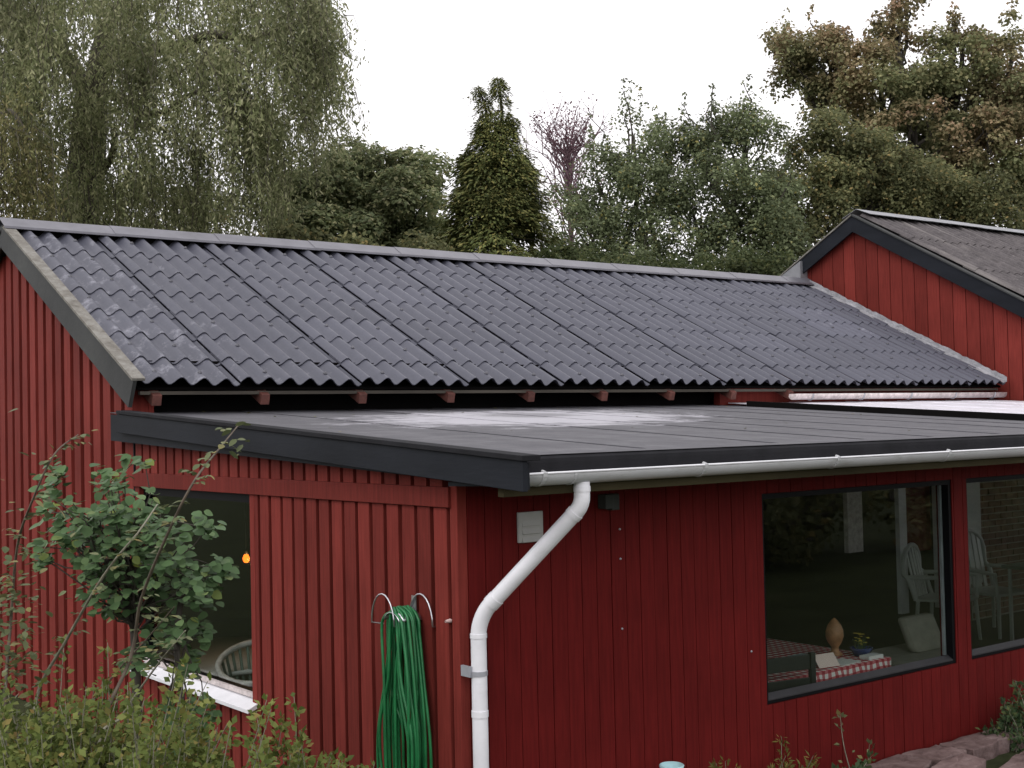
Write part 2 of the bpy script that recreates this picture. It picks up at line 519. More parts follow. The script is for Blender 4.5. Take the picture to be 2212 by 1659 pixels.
# ------------------------------------------------------------------ mesh helpers
class MB:
    def __init__(s):
        s.v, s.f, s.sm = [], [], []

    def add(s, vs, fs, smooth=False):
        b = len(s.v)
        s.v += [tuple(p) for p in vs]
        s.f += [tuple(i + b for i in f) for f in fs]
        s.sm += [smooth] * len(fs)
        return s

    def box(s, x0, x1, y0, y1, z0, z1):
        return s.hexa([(x0, y0, z0), (x1, y0, z0), (x1, y1, z0), (x0, y1, z0),
                       (x0, y0, z1), (x1, y0, z1), (x1, y1, z1), (x0, y1, z1)])

    def hexa(s, p):
        return s.add(p, [(0, 3, 2, 1), (4, 5, 6, 7), (0, 1, 5, 4), (1, 2, 6, 5), (2, 3, 7, 6), (3, 0, 4, 7)])

    def prism(s, poly, ext):
        n = len(poly)
        e = Vector(ext)
        a = [Vector(p) for p in poly]
        return s.add(a + [p + e for p in a], [tuple(range(n))[::-1], tuple(range(n, 2 * n))] +
                     [(i, (i + 1) % n, n + (i + 1) % n, n + i) for i in range(n)])

    def tube(s, pts, rad, n=8, caps=True, smooth=True):
        pts = [Vector(p) for p in pts]
        k = len(pts)
        if isinstance(rad, (int, float)):
            rad = [rad] * k
        vs, fs = [], []
        t0 = (pts[1] - pts[0]).normalized()
        a = t0.orthogonal().normalized()
        for i, p in enumerate(pts):
            if i == 0:
                t = t0
            elif i == k - 1:
                t = (pts[-1] - pts[-2]).normalized()
            else:
                t = ((pts[i + 1] - p).normalized() + (p - pts[i - 1]).normalized())
                t = t.normalized() if t.length > 1e-6 else (pts[i + 1] - p).normalized()
            a = (a - t * a.dot(t))
            a = a.normalized() if a.length > 1e-6 else t.orthogonal().normalized()
            b = t.cross(a)
            for j in range(n):
                q = 2 * math.pi * j / n
                vs.append(p + (a * math.cos(q) + b * math.sin(q)) * rad[i])
        for i in range(k - 1):
            for j in range(n):
                fs.append((i * n + j, i * n + (j + 1) % n, (i + 1) * n + (j + 1) % n, (i + 1) * n + j))
        s.add(vs, fs, smooth)
        if caps:
            s.add(vs[:n], [tuple(range(n))[::-1]])
            s.add(vs[(k - 1) * n:], [tuple(range(n))])
        return s

    def lathe(s, c, prof, n=16, axis='z', smooth=True):
        c = Vector(c)
        vs, fs = [], []
        for r, h in prof:
            for j in range(n):
                q = 2 * math.pi * j / n
                d = Vector((math.cos(q) * r, math.sin(q) * r, h))
                if axis == 'x':
                    d = Vector((d.z, d.x, d.y))
                if axis == 'y':
                    d = Vector((d.x, -d.z, d.y))
                vs.append(c + d)
        for i in range(len(prof) - 1):
            for j in range(n):
                fs.append((i * n + j, i * n + (j + 1) % n, (i + 1) * n + (j + 1) % n, (i + 1) * n + j))
        return s.add(vs, fs, smooth)

    def mesh(s, name, mat):
        me = bpy.data.meshes.new(name)
        me.from_pydata(s.v, [], s.f)
        me.materials.append(M[mat] if isinstance(mat, str) else mat)
        me.polygons.foreach_set('use_smooth', s.sm)
        me.update()
        return me

    def build(s, name, mat, parent=None, label=None, bevel=0.0, kind=None):
        return link(name, s.mesh(name, mat), parent, label, bevel, kind)


def link(name, me, parent=None, label=None, bevel=0.0, kind=None):
    o = bpy.data.objects.new(name, me)
    COL.objects.link(o)
    if parent is not None:
        adopt(o, parent)
    if label:
        o['label'] = label
    if kind:
        o['kind'] = kind
    if bevel:
        b = o.modifiers.new('bevel', 'BEVEL')
        b.width = bevel
        b.segments = 2
        b.limit_method = 'ANGLE'
    return o


def root_of(o):
    while o.parent:
        o = o.parent
    return o


def adopt(o, parent):
    """child keeps world coordinates; things carry no rotation, only a base location"""
    o.parent = parent
    w = Vector((0, 0, 0))
    p = parent
    while p is not None:
        w += p.location
        p = p.parent
    # parents that are meshes in world coordinates sit at the origin of their own thing
    inv = Matrix.Identity(4)
    if parent.parent is None:
        inv = Matrix.Translation(-parent.location)
    o.matrix_parent_inverse = inv


def tag(o, label, cat, group=None):
    o['label'] = label
    o['category'] = cat
    if group:
        o['group'] = group
    return o


def thing(name, label, cat, loc, group=None):
    o = bpy.data.objects.new(name, None)
    COL.objects.link(o)
    o.location = loc
    o.empty_display_size = 0.2
    return tag(o, label, cat, group)


def bez(p0, p1, p2, p3, n):
    out = []
    for i in range(n + 1):
        t = i / n
        out.append(Vector(p0) * (1 - t) ** 3 + Vector(p1) * 3 * t * (1 - t) ** 2 + Vector(p2) * 3 * t * t * (1 - t) + Vector(p3) * t ** 3)
    return out


def smooth_path(pts, n=6):
    """Catmull-Rom through points"""
    P = [Vector(p) for p in pts]
    P = [P[0] * 2 - P[1]] + P + [P[-1] * 2 - P[-2]]
    out = []
    for i in range(1, len(P) - 2):
        for k in range(n):
            t = k / n
            a, b, c, d = P[i - 1], P[i], P[i + 1], P[i + 2]
            out.append(0.5 * ((2 * b) + (c - a) * t + (2 * a - 5 * b + 4 * c - d) * t * t + (3 * b - a - 3 * c + d) * t ** 3))
    out.append(P[-2])
    return out


# ------------------------------------------------------------------ ground
ground = MB()
ground.add([(-600, -600, -0.06), (600, -600, -0.06), (600, 600, -0.06), (-600, 600, -0.06)], [(0, 1, 2, 3)])
g = ground.build('ground', 'ground_soil', kind='structure')
g['label'] = 'dark soil and lawn around the house'

# ================================================================== MAIN HOUSE (long wing with the corrugated roof)
XB = -0.08                      # outer face of the verge board
XW = 10.90                      # gable of the wing behind
EY, EZ = 3.877, 2.590           # eave line (trough level)
RY, RZ = 6.854, 4.067           # ridge line
SL = math.hypot(RY - EY, RZ - EZ)
CA, SA = (RY - EY) / SL, (RZ - EZ) / SL
UPV = Vector((0, CA, SA))
NRM = Vector((0, -SA, CA))


def roofpt(x, s, n=0.0):
    return Vector((x, EY, EZ)) + UPV * s + NRM * n


house = thing('red_house', 'long red timber house wing under a dark corrugated roof', 'house', (5.4, 6.85, 0))

WAVE = 0.175
SHEET_X0 = 0.7353
SHEET_W = 1.05
SHEET_L = 0.58
ROWS = [0.0, 0.372, 0.855, 1.325, 1.802, 2.290, 2.780]


def sheet_mesh(name, x0, x1, length, mat, lap=0.03, amp=0.030, lift=0.0135, side=0.020, th=0.0065, inset=0.030, wave=WAVE, seg=8, dents=0.0):
    """corrugated sheet; local x across, y up the slope, z normal. crest at wave/2 from x=0"""
    m = MB()
    x0 += inset
    n = max(2, int(round((x1 + lap - x0) / wave * seg)))
    xs = [x0 + (x1 + lap - x0) * i / n for i in range(n + 1)]

    def z(x, y):
        return -amp * math.cos(2 * math.pi * x / wave) + lift * (1 - y / length) + side * (1 - (x - x0) / (x1 - x0))
    top, bot = [], []
    for y in (0, length):
        for x in xs:
            top.append((x, y, z(x, y)))
            bot.append((x, y, z(x, y) - th))
    k = n + 1
    m.add(top, [(i, i + 1, k + i + 1, k + i) for i in range(n)], True)
    m.add(bot, [(i, k + i, k + i + 1, i + 1) for i in range(n)], True)
    m.add([top[i] for i in range(k)] + [bot[i] for i in range(k)], [(i, k + i, k + i + 1, i + 1) for i in range(n)])
    m.add([top[0], top[k], bot[k], bot[0]], [(0, 1, 2, 3)])
    m.add([top[n], top[k + n], bot[k + n], bot[n]], [(0, 3, 2, 1)])
    return m.mesh(name, mat)


scr = MB()
scr.lathe((0, 0, 0), [(0.0, 0.016), (0.009, 0.015), (0.011, 0.008), (0.017, 0.005), (0.018, 0.0), (0.0, 0.0)], 8)
SCREW = scr.mesh('screw', 'screw_metal')
SHEET = sheet_mesh('roof_sheet', 0, SHEET_W, SHEET_L, 'roof_sheet')
ncol = 9
x_first = -0.02 - SHEET_X0
SHEET_FIRST = sheet_mesh('roof_sheet', SHEET_W + (-0.025 - SHEET_X0), SHEET_W, SHEET_L, 'roof_sheet')
x_last = XW + 0.03 - (SHEET_X0 + ncol * SHEET_W)
SHEET_LAST = sheet_mesh('roof_sheet', 0, x_last, SHEET_L, 'roof_sheet', lap=0)


def slope_matrix(x, s, n=0.0):
    p = roofpt(x, s, n)
    return Matrix(((1, 0, 0, p.x), (0, UPV.y, NRM.y, p.y), (0, UPV.z, NRM.z, p.z), (0, 0, 0, 1)))


for r, s0 in enumerate(ROWS):
    for c in range(-1, ncol + 1):
        me = SHEET_FIRST if c == -1 else SHEET_LAST if c == ncol else SHEET
        x = SHEET_X0 + c * SHEET_W
        o = link('roof_sheet', me, house)
        jit = Matrix.Rotation(rnd.uniform(-0.0012, 0.0012), 4, 'Z')
        o.matrix_basis = slope_matrix(x + rnd.uniform(-0.002, 0.002), s0 + rnd.uniform(-0.005, 0.005), 0.026 if r == 0 else 0.03) @ jit
        for kx in (1, 4):
            lx = WAVE * (kx + 0.5)
            if c == -1 and kx == 1:
                lx = WAVE * 2.5
            if c == ncol and lx > x_last - 0.03:
                continue
            ly = 0.095 if r == 0 else 0.235
            q = link('screw', SCREW, o)
            q.matrix_basis = Matrix.Translation((lx, ly, 0.030 + 0.0135 * (1 - ly / SHEET_L) + 0.020 * (1 - lx / SHEET_W)))

# deck under the sheets (dark) and the rear slope
m = MB()
a0, a1 = roofpt(0.0, 0.06, -0.03), roofpt(XW + 0.05, SL, -0.03)
m.prism([(0.0, a0.y, a0.z), (0.0, RY, RZ - 0.04), (0.0, RY, RZ - 0.065), (0.0, a0.y, a0.z - 0.02)], (XW + 0.05, 0, 0))
m.build('roof_deck', 'dark_void', house)
m = MB()
BY, BZ = 2 * RY - EY, EZ
m.prism([(XB, RY, RZ + 0.035), (XB, BY + 0.1, BZ + 0.0), (XB, BY + 0.1, BZ - 0.03), (XB, RY, RZ + 0.0)], (XW - XB + 0.05, 0, 0))
m.build('rear_roof_slope', 'roof_sheet', house)

# ridge caps: one per sheet column, lapped, with a rounded roll at the lap
capprof = [(-0.160, -0.012), (-0.157, 0.006), (-0.006, 0.098), (0.0, 0.101), (0.006, 0.098), (0.15, 0.025)]
xr = [XB - 0.02, SHEET_X0 + 0.17 - SHEET_W * 0.0]
while xr[-1] + SHEET_W < XW - 0.3:
    xr.append(xr[-1] + SHEET_W)
xr.append(XW + 0.02)
for i in range(len(xr) - 1):
    m = MB()
    x0_, x1_ = xr[i], xr[i + 1] + (0.06 if i < len(xr) - 2 else 0)
    vs = []
    for x, up in ((x0_, 0.005), (x1_, 0.0)):
        for (dy, dz) in capprof:
            vs.append((x, RY + dy, RZ + 0.035 + dz + up))
        for (dy, dz) in capprof:
            vs.append((x, RY + dy, RZ + 0.035 + dz + up - 0.004))
    n = len(capprof)
    fs = [(j, j + 1, 2 * n + j + 1, 2 * n + j) for j in range(n - 1)]
    fs = [f[::-1] for f in fs]
    fs += [(n + j, n + j + 1, 3 * n + j + 1, 3 * n + j) for j in range(n - 1)]
    fs += [(j, j + 1, n + j + 1, n + j) for j in range(n - 1)]
    fs += [(2 * n + j, 3 * n + j, 3 * n + j + 1, 2 * n + j + 1) for j in range(n - 1)]
    fs += [(0, n, 3 * n, 2 * n)]
    m.add(vs, fs)
    m.build('ridge_cap', 'zinc', house)

m = MB()
m.box(0.0, XW, RY - 0.085, RY - 0.07, RZ - 0.09, RZ + 0.062)
m.build('ridge_shade_strip', 'dark_void', house)  # black strip added to paint in the shade under the ridge caps

# verge: dark weathered barge board with a lichen-covered plank on top
m = MB()
e0, e1 = roofpt(XB, -0.03, 0.062), roofpt(XB, SL + 0.03, 0.062)
hgt = 0.185
p = [Vector((XB, e0.y, e0.z)), Vector((XB, e1.y, e1.z)), Vector((XB, e1.y + 0.0, e1.z - hgt / CA)), Vector((XB, e0.y + 0.10, e0.z - hgt))]
m.prism([tuple(q) for q in p], (0.028, 0, 0))
m.build('barge_board', 'grey_board', house)
m = MB()
m.prism([(XB, RY, RZ + 0.07), (XB, BY + 0.05, BZ + 0.06), (XB, BY + 0.05, BZ - 0.12), (XB, RY, RZ - 0.12)], (0.028, 0, 0))
m.build('barge_board', 'grey_board', house)
m = MB()
f0, f1 = roofpt(XB - 0.012, -0.035, 0.064), roofpt(XB - 0.012, SL - 0.05, 0.064)
t = NRM * 0.022
w_ = Vector((0.098, 0, 0))
m.hexa([f0, f0 + w_, f1 + w_, f1, f0 + t, f0 + w_ + t, f1 + w_ + t, f1 + t])
m.build('verge_plank', 'lichen_plank', house, 'pale lichen-covered plank along the roof verge', bevel=0.003)

# eave: rafter ends, battens, dark wall under the eave
for k in range(9):
    x = 0.124 + 0.8605 * k
    m = MB()
    y0 = 3.905
    m.hexa([(x - 0.036, y0, 2.455), (x + 0.036, y0, 2.455), (x + 0.036, 4.5, 2.73), (x - 0.036, 4.5, 2.73),
            (x - 0.036, y0 - 0.02, 2.533), (x + 0.036, y0 - 0.02, 2.533), (x + 0.036, 4.5, 2.84), (x - 0.036, 4.5, 2.84)])
    m.build('rafter_end', 'rafter_paint', house, bevel=0.004)
m = MB()
m.box(0.01, 10.86, 3.925, 3.965, 2.5365, 2.5615)
m.build('eave_batten', 'batten_wood', house)
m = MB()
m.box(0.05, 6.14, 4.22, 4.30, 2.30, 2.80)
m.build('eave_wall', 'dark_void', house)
m = MB()
m.box(6.14, 10.86, 4.08, 4.16, 2.28, 2.72)
m.build('eave_wall', 'red_paint', house)

# little white gutter under the far end of the eave
m = MB()
gx0, gx1 = 6.98, 10.86
prof = [(3.80 + 0.052 - 0.052 * math.cos(a), 2.508 - 0.062 * math.sin(a)) for a in [math.pi * i / 8 for i in range(9)]]
vs = [(x, y, z) for x in (gx0, gx1) for (y, z) in prof]
m.add(vs, [(j, j + 1, 10 + j, 9 + j) for j in range(8)], True)
m.add([(gx0, y, z) for (y, z) in prof], [tuple(range(9))])
eg = m.build('eave_gutter', 'old_white_paint', house, 'short grimy white gutter under the far eave')
sol = eg.modifiers.new('solid', 'SOLIDIFY')
sol.thickness = 0.004
for x in (7.25, 8.1, 8.95, 9.8, 10.6):
    m = MB()
    pts = [(x, 3.80 + 0.052 - 0.057 * math.cos(a), 2.508 - 0.067 * math.sin(a)) for a in [math.pi * i / 8 for i in range(9)]]
    m.tube(pts, 0.008, 6)
    m.build('gutter_bracket', 'clamp_metal', eg)

# end gable towards the garden: backing and raised boards
GX = 0.0
m = MB()
gy0, gy1 = 4.04, 2 * RY - 4.04


def gable_top(y, drop=0.10):
    return RZ - abs(y - RY) * (RZ - EZ) / (RY - EY) - drop + 0.03


m.prism([(0.12, gy0, -0.06), (0.12, gy1, -0.06), (0.12, gy1, gable_top(gy1)), (0.12, RY, gable_top(RY)), (0.12, gy0, gable_top(gy0))], (0.04, 0, 0))
m.build('gable_wall', 'red_paint', house)
y = 4.045
k = 0
while y < gy1 - 0.1:
    wdt = 0.142 + rnd.uniform(-0.008, 0.008)
    ya, yb = y + (0.001 if k == 0 else 0.0), y + wdt
    m = MB()
    if ya < RY < yb:
        m.prism([(GX, ya, -0.05), (GX, yb, -0.05), (GX, yb, gable_top(yb)), (GX, RY, gable_top(RY)), (GX, ya, gable_top(ya))], (0.1205, 0, 0))
    else:
        m.prism([(GX, ya, -0.05), (GX, yb, -0.05), (GX, yb, gable_top(yb)), (GX, ya, gable_top(ya))], (0.1205, 0, 0))
    o = m.build('board', 'red_paint', house)
    y += 0.2165
    k += 1
# interior of the long wing (open to the annex)
m = MB()
m.box(0.16, XW - 0.02, BY - 0.25, BY - 0.15, -0.04, 2.6)
m.build('rear_wall', 'interior_wall', house)
m = MB()
m.box(XW - 0.02, XW + 0.03, 4.2, BY - 0.15, -0.04, 2.6)
m.build('end_wall', 'interior_wall', house)
m = MB()
m.box(0.15, XW - 0.02, 4.31, BY - 0.25, 2.32, 2.36)
m.build('ceiling', 'interior_wall', house)

# lead flashing up the foot of the neighbouring gable
m = MB()
N = 60
vs = []
for i in range(N + 1):
    s = SL * i / N - 0.05
    wob = 0.012 * math.sin(i * 0.61) + 0.008 * math.sin(i * 1.9 + 1)
    a = roofpt(XW - 0.12 + wob, s, 0.066 + 0.002 * math.sin(i * 2.3))
    b = roofpt(XW - 0.045, s, 0.078)
    c = b + Vector((0.0, 0, 0.055 + 0.006 * math.sin(i * 0.9) + 0.008 * math.sin(i * 2.7) * math.sin(i * 0.37)))
    vs += [a, b, c]
m.add(vs, [(3 * i + j, 3 * i + j + 1, 3 * i + j + 4, 3 * i + j + 3) for i in range(N) for j in (0, 1)])
fl = m.build('flashing', 'lead_flashing', house, 'crumpled pale lead flashing at the foot of the far gable')
sol = fl.modifiers.new('solid', 'SOLIDIFY')
sol.thickness = 0.004

# ================================================================== GABLED WING BEHIND
wing = thing('gabled_wing', 'taller red gabled wing with black barge boards and mossy roof', 'house', (XW + 4, 6.06, 0))
PY, PZ = 6.06, 4.97
WS = 0.553


def wing_z(y):
    return PZ - abs(y - PY) * WS


WX = XW + 0.10
m = MB()
wy0, wy1 = 1.75, 10.35
m.prism([(WX + 0.02, wy0, -0.06), (WX + 0.02, wy1, -0.06), (WX + 0.02, wy1, wing_z(wy1) - 0.06), (WX + 0.02, PY, PZ - 0.06), (WX + 0.02, wy0, wing_z(wy0) - 0.06)], (0.08, 0, 0))
m.build('gable_wall', 'red_paint', wing)
y = 1.80
while y < wy1 - 0.2:
    ya, yb = y, y + 0.177
    m = MB()
    zb = 2.0 if yb < 6.9 else 2.0
    pts = [(WX, ya, zb), (WX, yb, zb), (WX, yb, wing_z(yb) - 0.1)]
    if ya < PY < yb:
        pts.append((WX, PY, PZ - 0.1))
    pts.append((WX, ya, wing_z(ya) - 0.1))
    m.prism(pts, (0.0205, 0, 0))
    m.build('board', 'red_paint', wing)
    y += 0.1875
for sgn in (-1, 1):
    ye_ = PY + sgn * 4.55
    m = MB()
    m.prism([(XW, PY, PZ), (XW, ye_, wing_z(ye_)), (XW, ye_, wing_z(ye_) - 0.20), (XW, PY, PZ - 0.215)], (0.03, 0, 0))
    m.build('barge_board', 'black_paint', wing, bevel=0.003)
    m = MB()
    m.prism([(XW - 0.02, PY, PZ + 0.024), (XW - 0.02, ye_, wing_z(ye_) + 0.024), (XW - 0.02, ye_, wing_z(ye_) + 0.002), (XW - 0.02, PY, PZ + 0.002)], (0.10, 0, 0))
    m.build('verge_plank', 'lichen_plank' if sgn > 0 else 'grey_board', wing)
# old corrugated sheets
wl = math.hypot(1, WS)
WUP = Vector((0, 1 / wl, WS / wl))
WNR = Vector((0, -WS / wl, 1 / wl))
OLD = sheet_mesh('roof_sheet', 0, 1.05, 1.24, 'old_roof_sheet', seg=6)
wlen = 4.6 * wl
for r in range(5):
    s_ = r * 1.06
    for c in range(10):
        yb = PY - 4.55
        p = Vector((XW + 0.075 + c * 1.05, yb, wing_z(yb) + 0.035)) + WUP * s_
        if s_ > wlen - 0.4:
            continue
        o = link('roof_sheet', OLD, wing)
        sy = min(1.0, (wlen - 0.12 - s_) / 1.24)
        o.matrix_basis = Matrix(((1, 0, 0, p.x), (0, WUP.y, WNR.y, p.y), (0, WUP.z, WNR.z, p.z), (0, 0, 0, 1))) @ Matrix.Diagonal((1, max(sy, 0.1), 1, 1))
m = MB()
m.prism([(XW + 0.05, PY, PZ - 0.02), (XW + 0.05, PY - 4.5, wing_z(PY - 4.5) - 0.02), (XW + 0.05, PY - 4.5, wing_z(PY - 4.5) - 0.06), (XW + 0.05, PY, PZ - 0.06)], (10.5, 0, 0))
m.build('roof_deck', 'dark_void', wing)
m = MB()
m.prism([(XW + 0.05, PY, PZ + 0.02), (XW + 0.05, PY + 4.55, wing_z(PY + 4.55) + 0.02), (XW + 0.05, PY + 4.55, wing_z(PY + 4.55) - 0.04), (XW + 0.05, PY, PZ - 0.05)], (10.5, 0, 0))
m.build('rear_roof_slope', 'old_roof_sheet', wing)
for c in range(8):
    m = MB()
    x0_ = XW + 0.10 + c * 1.3
    x1_ = x0_ + 1.34
    up = 0.004 * (c % 2)
    m.add([(x0_, PY - 0.24, PZ + 0.005 + up), (x0_, PY, PZ + 0.105 + up), (x0_, PY + 0.24, PZ + 0.005 + up),
           (x1_, PY - 0.24, PZ + 0.005 + up), (x1_, PY, PZ + 0.105 + up), (x1_, PY + 0.24, PZ + 0.005 + up)],
          [(0, 3, 4, 1), (1, 4, 5, 2)])
    cp = m.build('ridge_cap', 'bright_zinc', wing)
    sol = cp.modifiers.new('solid', 'SOLIDIFY')
    sol.thickness = 0.006
# zinc cheek where the long ridge runs into the wing
m = MB()
m.hexa([(XW - 0.05, 6.93, 4.10), (XW + 0.12, 6.93, 4.10), (XW + 0.12, 7.38, 4.06), (XW - 0.05, 7.38, 4.06),
        (XW - 0.05, 6.93, 4.45), (XW + 0.12, 6.93, 4.45), (XW + 0.12, 7.38, 4.22), (XW - 0.05, 7.38, 4.22)])
m.build('zinc_cheek', 'bright_zinc', wing, 'bright zinc cheek beside the far ridge end')

# ================================================================== ANNEX with the flat felt roof
annex = thing('annex', 'red boarded annex under a flat dark felt roof', 'annex', (3.0, 2.0, 0))
RS = 0.0615
AX1 = 6.2


def rz(y, h=0.0):
    return 2.115 + RS * (y + 0.6) + h


# roof structure
m = MB()
m.prism([(-0.09, -0.515, rz(-0.515) - 0.075), (-0.09, -0.515, rz(-0.515) - 0.010), (-0.09, 4.24, rz(4.24) - 0.010), (-0.09, 4.24, rz(4.24) - 0.20), (-0.09, 0.0, rz(0) - 0.13), (-0.09, -0.5, rz(-.5) - 0.09)], (AX1 + 0.09, 0, 0))
m.build('roof_slab', 'black_paint', annex)
# felt strips running down the slope, each lapped over the one to its right
seams = [-0.095, 0.95, 1.95, 2.72, 3.38, 4.12, 5.0, 5.62, 6.16]
for i in range(len(seams) - 1):
    m = MB()
    x0_, x1_ = seams[i], seams[i + 1] + 0.06
    ny = 16
    vs = []
    for j in range(ny + 1):
        y = -0.50 + (4.235 + 0.50) * j / ny
        w0 = 0.006 * math.sin(j * 0.9 + i * 2.0) + 0.004 * math.sin(j * 2.3 + i)
        zz = rz(y)
        vs += [(x0_ + (w0 if i else 0), y, zz + 0.0058), (x1_, y, zz + 0.001), (x1_, y, zz - 0.004), (x0_ + (w0 if i else 0), y, zz + 0.0015)]
    fs = []
    for j in range(ny):
        a, b = 4 * j, 4 * j + 4
        fs += [(a, a + 1, b + 1, b), (a + 3, a, b, b + 3), (a + 1, a + 2, b + 2, b + 1), (a + 2, a + 3, b + 3, b + 2)]
    fs += [(0, 3, 2, 1), (4 * ny, 4 * ny + 1, 4 * ny + 2, 4 * ny + 3)]
    m.add(vs, fs)
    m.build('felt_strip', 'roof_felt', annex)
# eave strip of felt: flat part plus rounded nosing down to the gutter
m = MB()
prof = [(-0.490, rz(-0.49) + 0.0085), (-0.50, rz(-0.50) + 0.0125), (-0.520, rz(-0.52) + 0.009), (-0.530, rz(-0.53) - 0.002), (-0.532, rz(-0.53) - 0.02), (-0.532, 2.045)]
ins = [(-0.490, rz(-0.49) + 0.007), (-0.50, rz(-0.5) + 0.009), (-0.516, rz(-0.516) + 0.004), (-0.522, rz(-.52) - 0.004), (-0.523, rz(-.52) - 0.02), (-0.523, 2.045)]
vs = [(x, y, z) for x in (-0.088, 6.17) for (y, z) in prof + ins[::-1]]
n = 12
m.add(vs, [(j, (j + 1) % n, n + (j + 1) % n, n + j) for j in range(n)] + [tuple(range(n)), tuple(range(n, 2 * n))[::-1]])
m.build('felt_nosing', 'felt_edge', annex)
m = MB()
m.prism([(-0.087, -0.515, rz(-0.515) + 0.0128), (-0.087, -0.392, rz(-0.392) + 0.0085), (-0.087, -0.390, rz(-0.39) + 0.0125), (-0.087, -0.505, rz(-0.505) + 0.0165), (-0.087, -0.522, rz(-0.522) + 0.0150)], (6.255, 0, 0))
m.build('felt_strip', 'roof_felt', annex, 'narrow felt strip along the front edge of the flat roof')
# left fascia with its capping plank
FZ0, FZ1 = 2.0, 2.27 + 0.155
m = MB()
fy0, fy1 = -0.672, 4.035


def ft(y):
    return 2.137 + (2.4255 - 2.137) * (y - fy0) / (fy1 - fy0)


m.prism([(-0.1215, fy0, ft(fy0) - 0.155), (-0.1215, fy1, ft(fy1) - 0.155), (-0.1215, fy1, ft(fy1) - 0.022), (-0.1215, fy0, ft(fy0) - 0.022)], (0.026, 0, 0))
m.build('fascia_board', 'black_paint', annex, bevel=0.003)
m = MB()
m.prism([(-0.135, fy0 - 0.012, ft(fy0) - 0.0215), (-0.135, fy1 - 0.02, ft(fy1) - 0.0215), (-0.135, fy1 - 0.02, ft(fy1) + 0.003), (-0.135, fy0 - 0.012, ft(fy0) + 0.003)], (0.105, 0, 0))
m.build('capping_plank', 'felt_edge', annex, 'flat black plank capping the roof edge', bevel=0.003)
m = MB()
m.prism([(-0.095, -0.66, 1.99), (-0.095, -0.66, ft(-0.66) - 0.03), (-0.095, -0.54, ft(-0.54) - 0.03), (-0.095, -0.54, 1.995)], (0.02, 0, 0))
m.build('fascia_end', 'black_paint', annex)
# soffit boards and the bare beam under the gutter
m = MB()
m.prism([(-0.09, -0.505, 2.020), (-0.09, -0.06, 2.010), (-0.09, -0.06, 1.990), (-0.09, -0.505, 2.000)], (AX1 + 0.09, 0, 0))
m.build('soffit', 'black_paint', annex)
m = MB()
m.box(-0.088, AX1, -0.49, -0.445, 1.952, 1.9985)
m.build('eave_beam', 'old_wood', annex, 'bare weathered wooden beam under the gutter')

# white translucent roof next door and its black kerb
kerb = MB()
kerb.prism([(AX1 - 0.03, -0.5, rz(-0.5) - 0.01), (AX1 - 0.03, 3.75, rz(3.75) - 0.01), (AX1 - 0.03, 3.75, rz(3.75) + 0.055), (AX1 - 0.03, -0.5, rz(-0.5) + 0.055)], (0.06, 0, 0))
kerb.build('roof_kerb', 'dark_void', annex)
for i in range(5):
    x0_ = AX1 + 0.03 + i * 0.93
    x1_ = min(x0_ + 0.96, XW + 0.06)
    m = MB()
    m.hexa([(x0_, -0.5, rz(-0.5) + 0.02), (x1_, -0.5, rz(-0.5) + 0.014), (x1_, 4.05, rz(4.05) + 0.014), (x0_, 4.05, rz(4.05) + 0.02),
            (x0_, -0.5, rz(-0.5) + 0.028), (x1_, -0.5, rz(-0.5) + 0.022), (x1_, 4.05, rz(4.05) + 0.022), (x0_, 4.05, rz(4.05) + 0.028)])
    m.build('white_roof_panel', 'white_roof', annex, 'white panel of the flat roof beyond the black kerb')

# ---- left wall
WY0, WY1, WZ0, WZ1 = 2.193, 3.96, 0.62, 1.868
m = MB()
m.box(0.098, 0.14, 0.033, WY0, -0.05, 2.10)
m.box(0.098, 0.14, WY0 + 0.0005, WY1 - 0.0005, -0.05, WZ0 - 0.02)
m.box(0.098, 0.14, WY0 + 0.0005, WY1 - 0.0005, WZ1 + 0.02, 2.24)
m.box(0.098, 0.14, WY1, 4.03, -0.05, 2.25)
m.build('left_wall', 'red_paint', annex)
# corner post
m = MB()
m.box(0.003, 0.06, 0.006, 0.066, -0.05, 1.985)
m.build('corner_post', 'red_paint', annex, bevel=0.003)
gap = 0.033
y = 0.096
while y < 3.98:
    y1 = y + 0.1425 - gap
    tops = 1.878
    if y1 <= WY0 + 0.02 or y >= WY1 - 0.02:
        m = MB()
        jx, ja, jb = rnd.uniform(0, 0.004), rnd.uniform(-0.003, 0.003), rnd.uniform(-0.003, 0.003)
        m.box(jx, 0.0985, y + ja, min(y1 + jb, 4.02), -0.05, tops - rnd.uniform(0, 0.004))
        m.build('board', 'red_paint', annex)
    else:
        m = MB()
        m.box(0.0, 0.0985, y, y1, -0.05, WZ0 - 0.055)
        m.build('board', 'red_paint', annex)
    y += 0.1425
m = MB()
m.box(0.0, 0.0975, WY0 - 0.055, WY0 - 0.0005, 0.50, 1.877)
m.build('window_jamb', 'red_paint', annex)
# header board and the short boards above it
m = MB()
m.box(-0.014, 0.0975, 0.055, 4.03, 1.8795, 1.978)
m.build('header_board', 'red_paint', annex, bevel=0.003)
y = 0.115
while y < 3.98:
    y1 = min(y + 0.1395 - gap, 4.02)
    m = MB()
    m.prism([(-0.004, y, 1.979), (-0.004, y1, 1.979), (-0.004, y1, ft(y1) - 0.10), (-0.004, y, ft(y) - 0.10)], (0.1022, 0, 0))
    m.build('board', 'red_paint', annex)
    y += 0.1395
m = MB()
m.box(0.0, 0.16, 4.0305, 4.0395, -0.05, 2.25)
m.build('joint_strip', 'black_paint', annex)

